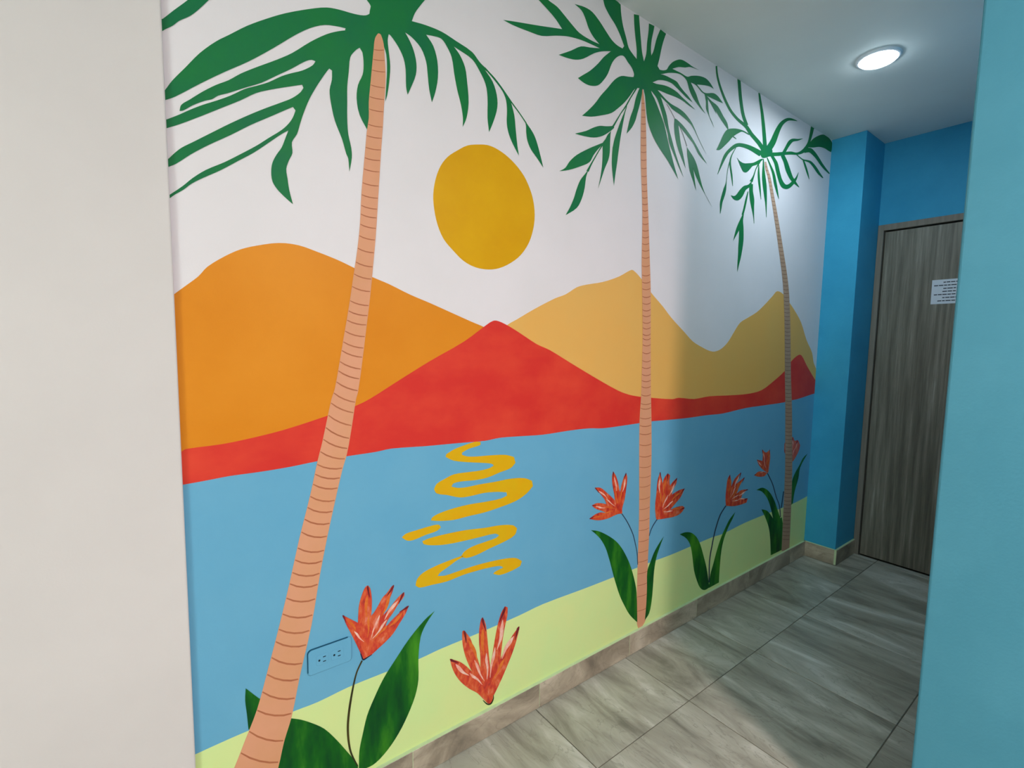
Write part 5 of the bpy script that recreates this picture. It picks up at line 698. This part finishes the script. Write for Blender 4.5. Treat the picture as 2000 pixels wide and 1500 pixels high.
[367,"petal_streak","p_pink",6.2,1,None,[24441,6041,24373,5992,24286,5923,24238,5839,24191,5748,24099,5648,24013,5572,24041,5558,24135,5631,24253,5722,24326,5806,24381,5886,24430,5968,24470,6028]],
[367,"petal_tip","p_maroon",6.25,1,None,[24926,6741,24895,6727,24858,6702,24843,6668,24835,6619,24820,6521,24803,6436,24834,6427,24868,6509,24911,6598,24935,6643,24949,6672,24953,6705,24956,6730]],
[367,"petal_streak","p_amber",6.15,1,None,[25082,6258,24986,6230,24860,6192,24756,6140,24663,6070,24587,5969,24531,5887,24560,5875,24640,5947,24753,6027,24865,6078,24971,6127,25050,6193,25108,6243]],
[367,"petal_streak","p_amber",6.2,1,None,[24636,5872,24552,5839,24443,5791,24371,5725,24298,5654,24178,5580,24069,5526,24093,5511,24209,5560,24355,5623,24454,5685,24531,5747,24604,5811,24662,5857]],
[367,"petal_tip","p_maroon",6.25,1,None,[25330,6414,25294,6406,25247,6389,25223,6362,25201,6319,25159,6237,25117,6165,25148,6154,25205,6220,25275,6292,25313,6328,25335,6351,25348,6380,25358,6400]],
[367,"petal_streak","p_pink",6.15,1,None,[25489,5623,25397,5614,25274,5601,25177,5571,25079,5539,24930,5517,24799,5506,24812,5488,24955,5484,25136,5481,25268,5500,25372,5529,25453,5572,25512,5606]],
[367,"petal_streak","p_pink",6.2,1,None,[24784,5559,24699,5549,24584,5539,24473,5526,24354,5504,24229,5460,24129,5425,24152,5409,24256,5439,24396,5467,24521,5474,24642,5483,24738,5516,24805,5542]],
[367,"petal_tip","p_maroon",6.25,1,None,[25791,5680,25755,5683,25706,5687,25666,5686,25601,5682,25469,5675,25350,5673,25361,5655,25486,5648,25629,5638,25703,5632,25754,5634,25791,5649,25811,5663]],
[367,"petal_streak","p_pink",6.15,1,None,[25496,5206,25408,5237,25290,5277,25169,5302,25035,5316,24889,5308,24777,5299,24790,5281,24911,5275,25059,5258,25175,5230,25291,5204,25409,5195,25497,5189]],
[367,"petal_streak","p_pink",6.2,1,None,[24838,5246,24752,5270,24632,5298,24522,5303,24412,5306,24264,5329,24142,5355,24141,5339,24265,5308,24420,5269,24546,5251,24653,5241,24758,5236,24840,5229]],
[367,"petal_tip","p_maroon",6.25,1,None,[25810,5160,25777,5173,25726,5187,25681,5187,25627,5179,25524,5164,25431,5153,25447,5135,25548,5137,25665,5135,25724,5132,25757,5132,25789,5138,25815,5142]],
[367,"stem","p_brown2",5.6,1,None,[23560,5212,23340,5063,23084,4858,22921,4637,22792,4403,22684,4181,22589,3934,22493,3622,22405,3280,22321,2954,22267,2567,22290,1951,22331,1422,22431,1392,22390,1921,22367,2536,22420,2919,22504,3244,22592,3587,22688,3899,22783,4144,22891,4364,23018,4597,23178,4814,23431,5015,23651,5162]],
[367,"leaf","p_leaf",5.2,1,None,[19619,4585,20046,4586,20568,4443,21044,4109,21388,3665,21764,2930,22059,2296,22390,1310,22487,1139,22004,1122,21587,1366,21233,1886,20956,2466,20737,3290,20503,3884,20142,4279]],
[367,"leaf","p_leaf",5.3,1,None,[24582,4657,24036,4361,23720,4047,23335,3612,22974,2990,22703,2353,22434,1721,22408,1115,23322,1127,23328,1943,23407,2880,23607,3452,23987,3988,24387,4382]],
[None,"painted_flower","p_petal",4.6,1,"small red flower left of the farthest palm trunk",[27913,6258,27287,6565,26830,6894,26587,7214,27228,7047,27242,7360,27125,7715,27598,7472,28012,7605,28127,7137,28072,6717,28016,6296,27913,6258,27553,6127,26808,6219,26383,6364,26878,6495,27523,6371]],
[386,"petal_streak","p_pink",4.75,1,None,[26747,7082,26780,7045,26819,6993,26876,6943,26955,6890,27072,6834,27162,6789,27183,6800,27097,6847,27007,6908,26953,6958,26900,7007,26826,7053,26776,7087]],
[386,"petal_streak","p_amber",4.8,1,None,[27180,6821,27222,6784,27276,6732,27354,6687,27436,6641,27520,6576,27580,6521,27611,6525,27550,6581,27475,6650,27401,6704,27330,6749,27257,6792,27208,6827]],
[386,"petal_tip","p_maroon",4.85,1,None,[26579,7206,26592,7193,26611,7173,26642,7157,26689,7138,26780,7101,26857,7065,26875,7077,26798,7113,26718,7156,26679,7178,26654,7191,26624,7203,26605,7213]],
[386,"petal_streak","p_pink",4.75,1,None,[27221,7508,27248,7453,27278,7377,27332,7303,27389,7223,27438,7123,27461,7042,27497,7038,27480,7119,27463,7219,27424,7303,27373,7379,27303,7454,27254,7509]],
[386,"petal_streak","p_pink",4.8,1,None,[27388,7069,27417,7013,27444,6939,27476,6864,27521,6781,27597,6677,27657,6593,27690,6593,27631,6677,27570,6779,27545,6860,27518,6935,27461,7012,27422,7068]],
[386,"petal_tip","p_maroon",4.85,1,None,[27111,7709,27116,7691,27116,7666,27123,7641,27135,7603,27157,7528,27166,7461,27202,7457,27192,7523,27191,7596,27191,7634,27184,7661,27160,7689,27145,7708]],
[386,"petal_streak","p_amber",4.75,1,None,[27941,7421,27908,7375,27858,7315,27828,7248,27815,7171,27830,7070,27839,6990,27876,6985,27874,7063,27892,7155,27927,7224,27960,7288,27967,7360,27978,7411]],
[386,"petal_streak","p_amber",4.8,1,None,[27909,7002,27886,6954,27850,6889,27847,6817,27847,6740,27817,6650,27781,6580,27817,6570,27853,6640,27898,6728,27919,6803,27928,6872,27932,6943,27945,6993]],
[386,"petal_tip","p_maroon",4.85,1,None,[27993,7603,27983,7587,27966,7563,27968,7536,27980,7497,28004,7420,28015,7353,28052,7349,28040,7416,28038,7490,28039,7527,28038,7551,28029,7578,28029,7595]],
[386,"petal_streak","p_amber",4.75,1,None,[26607,6355,26672,6345,26760,6329,26847,6324,26939,6328,27034,6349,27111,6364,27090,6382,27011,6370,26906,6367,26821,6374,26737,6381,26658,6375,26599,6373]],
[386,"petal_streak","p_pink",4.8,1,None,[27053,6396,27117,6391,27207,6383,27284,6391,27362,6401,27474,6399,27570,6392,27562,6410,27466,6418,27345,6428,27252,6427,27176,6422,27102,6415,27043,6414]],
[386,"petal_tip","p_maroon",4.85,1,None,[26395,6355,26418,6352,26453,6348,26481,6353,26514,6364,26576,6385,26637,6399,26614,6417,26553,6402,26479,6391,26441,6387,26419,6383,26400,6376,26383,6373]],
[386,"stem","p_brown2",4.5,1,None,[27873,6226,28184,5916,28568,5496,28862,5058,29132,4627,29400,4291,29621,3978,29758,3579,29835,3260,29943,3239,29866,3562,29726,3967,29498,4288,29231,4624,28961,5054,28662,5497,28273,5923,27959,6235]],
[386,"leaf","p_leaf",4.55,1,None,[26743,5470,27420,5484,28220,5129,28978,4442,29541,3661,30112,2917,29786,2703,29159,3068,28576,4078,28045,4781,27339,5285]],
[386,"leaf","p_leaf",4.5,1,None,[27470,4218,28144,4000,28757,3544,29277,3042,30071,3211,30607,1940,30724,1095,28958,1118,28776,2092,28507,2878,27969,3655]],
[None,"painted_flower","p_petal",4.6,1,"small red flower half hidden behind the farthest palm trunk",[30869,6544,29878,7181,29799,7744,30241,7971,30839,8018,31123,7761,31563,7740,31935,7381,31793,7052,31404,6700,31061,6489]],
[402,"petal_streak","p_pink",4.75,1,None,[30841,7818,30843,7764,30838,7692,30862,7618,30887,7539,30891,7443,30874,7367,30915,7359,30940,7434,30976,7526,30975,7607,30954,7682,30910,7758,30882,7814]],
[402,"petal_streak","p_pink",4.8,1,None,[30800,7401,30804,7347,30796,7278,30794,7207,30802,7127,30836,7024,30862,6942,30903,6938,30877,7020,30861,7119,30874,7194,30884,7265,30857,7341,30841,7396]],
[402,"petal_tip","p_maroon",4.85,1,None,[30818,8014,30815,7997,30801,7975,30795,7952,30789,7915,30773,7844,30748,7783,30789,7774,30814,7835,30854,7901,30874,7936,30881,7961,30867,7990,30860,8009]],
[402,"petal_streak","p_pink",4.75,1,None,[31448,7583,31418,7541,31371,7485,31353,7424,31335,7359,31282,7284,31221,7229,31259,7215,31329,7269,31420,7334,31467,7398,31489,7460,31487,7526,31490,7574]],
[402,"petal_streak","p_pink",4.8,1,None,[31161,7266,31135,7224,31086,7172,31043,7118,31006,7055,30982,6971,30963,6904,31004,6895,31024,6962,31063,7040,31120,7095,31172,7148,31188,7211,31203,7256]],
[402,"petal_tip","p_maroon",4.85,1,None,[31539,7740,31525,7727,31497,7713,31478,7696,31450,7668,31392,7615,31329,7572,31367,7557,31429,7601,31510,7646,31552,7669,31575,7689,31577,7714,31580,7730]],
[402,"stem","p_brown2",4.5,1,None,[30030,4812,29950,4318,29870,3824,29991,3793,30071,4287,30151,4783]],
[402,"leaf","p_leaf",4.55,1,None,[33085,6713,32457,6501,32001,6097,31432,5660,31126,5190,31094,3693,31453,3798,31598,4530,31995,5280,32150,5958]]]
made = []
for parent, name, mat, layer, sm, label, pts in MURAL:
    p = [(pts[i]/10000+MO, pts[i+1]/10000) for i in range(0, len(pts), 2)]
    if name not in ('trunk_ring', 'frond_stem'): p = smooth(p)
    y0 = -.0002*layer-.0001
    par = mural if parent is None else made[parent]
    o = obj(name, prism(p, y0, y0+.00018, name), MAT[mat], par)
    if label: o['label'] = label
    made.append(o)

# painted-over wall socket
so = empty('wall_socket', (.36, 0, .4935)); tag(so, 'double wall socket painted sea blue, right of the front palm trunk', 'socket')
def rrect(hw, hh, r, n=6):
    o = []
    for cx, cz, a0 in ((hw-r, hh-r, 0), (-hw+r, hh-r, 90), (-hw+r, -hh+r, 180), (hw-r, -hh+r, 270)):
        for k in range(n+1):
            a = math.radians(a0+90*k/n); o.append((cx+r*math.cos(a), cz+r*math.sin(a)))
    return o
def loft(outs, name):
    n = len(outs[0][0]); v = []; f = []
    for pts, y in outs: v += [(x, y, z) for x, z in pts]
    for j in range(len(outs)-1):
        for i in range(n):
            k = (i+1) % n; f.append([j*n+i, j*n+k, (j+1)*n+k, (j+1)*n+i])
    f.append([(len(outs)-1)*n+i for i in range(n)])
    me = bpy.data.meshes.new(name); me.from_pydata(v, [], f)
    b = bmesh.new(); b.from_mesh(me); bmesh.ops.recalc_face_normals(b, faces=b.faces[:]); b.to_mesh(me); b.free(); return me
o_ = [(x, z) for x, z in rrect(.0588, .0368, .011)]
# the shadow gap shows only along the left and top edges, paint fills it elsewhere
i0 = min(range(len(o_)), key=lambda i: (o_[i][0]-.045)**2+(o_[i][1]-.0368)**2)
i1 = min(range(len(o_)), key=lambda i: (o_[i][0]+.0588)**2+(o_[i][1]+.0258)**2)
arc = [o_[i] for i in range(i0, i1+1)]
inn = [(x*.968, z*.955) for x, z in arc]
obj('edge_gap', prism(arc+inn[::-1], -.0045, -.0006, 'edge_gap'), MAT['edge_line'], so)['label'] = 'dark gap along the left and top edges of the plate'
pl = obj('face_plate', loft([(rrect(.0580, .0360, .009), -.0004), (rrect(.0580, .0360, .009), -.0022), (rrect(.0565, .0345, .009), -.0038), (rrect(.0545, .0325, .008), -.0042)], 'face_plate'), MAT['p_sea'], so)
for cx in (-.0205, .0185):
    rc = obj('socket_outlet', loft([(rrect(.0165, .0140, .006), -.0040), (rrect(.0165, .0140, .006), -.0047), (rrect(.0160, .0135, .006), -.0050)], 'socket_outlet'), MAT['p_sea'], so, (cx, 0, 0))
    a = [(-.0085+.0028*math.cos(t*math.pi/6), .0028*math.sin(t*math.pi/6)) for t in range(12)]
    obj('pin_hole', prism(a, -.0052, -.0049, 'pin_hole'), MAT['hole'], rc)
    for cz in (.0064, -.0064):
        obj('pin_slot', prism([(.001, cz-.0012), (.0085, cz-.0012), (.0085, cz+.0012), (.001, cz+.0012)], -.0052, -.0049, 'pin_slot'), MAT['hole'], rc)
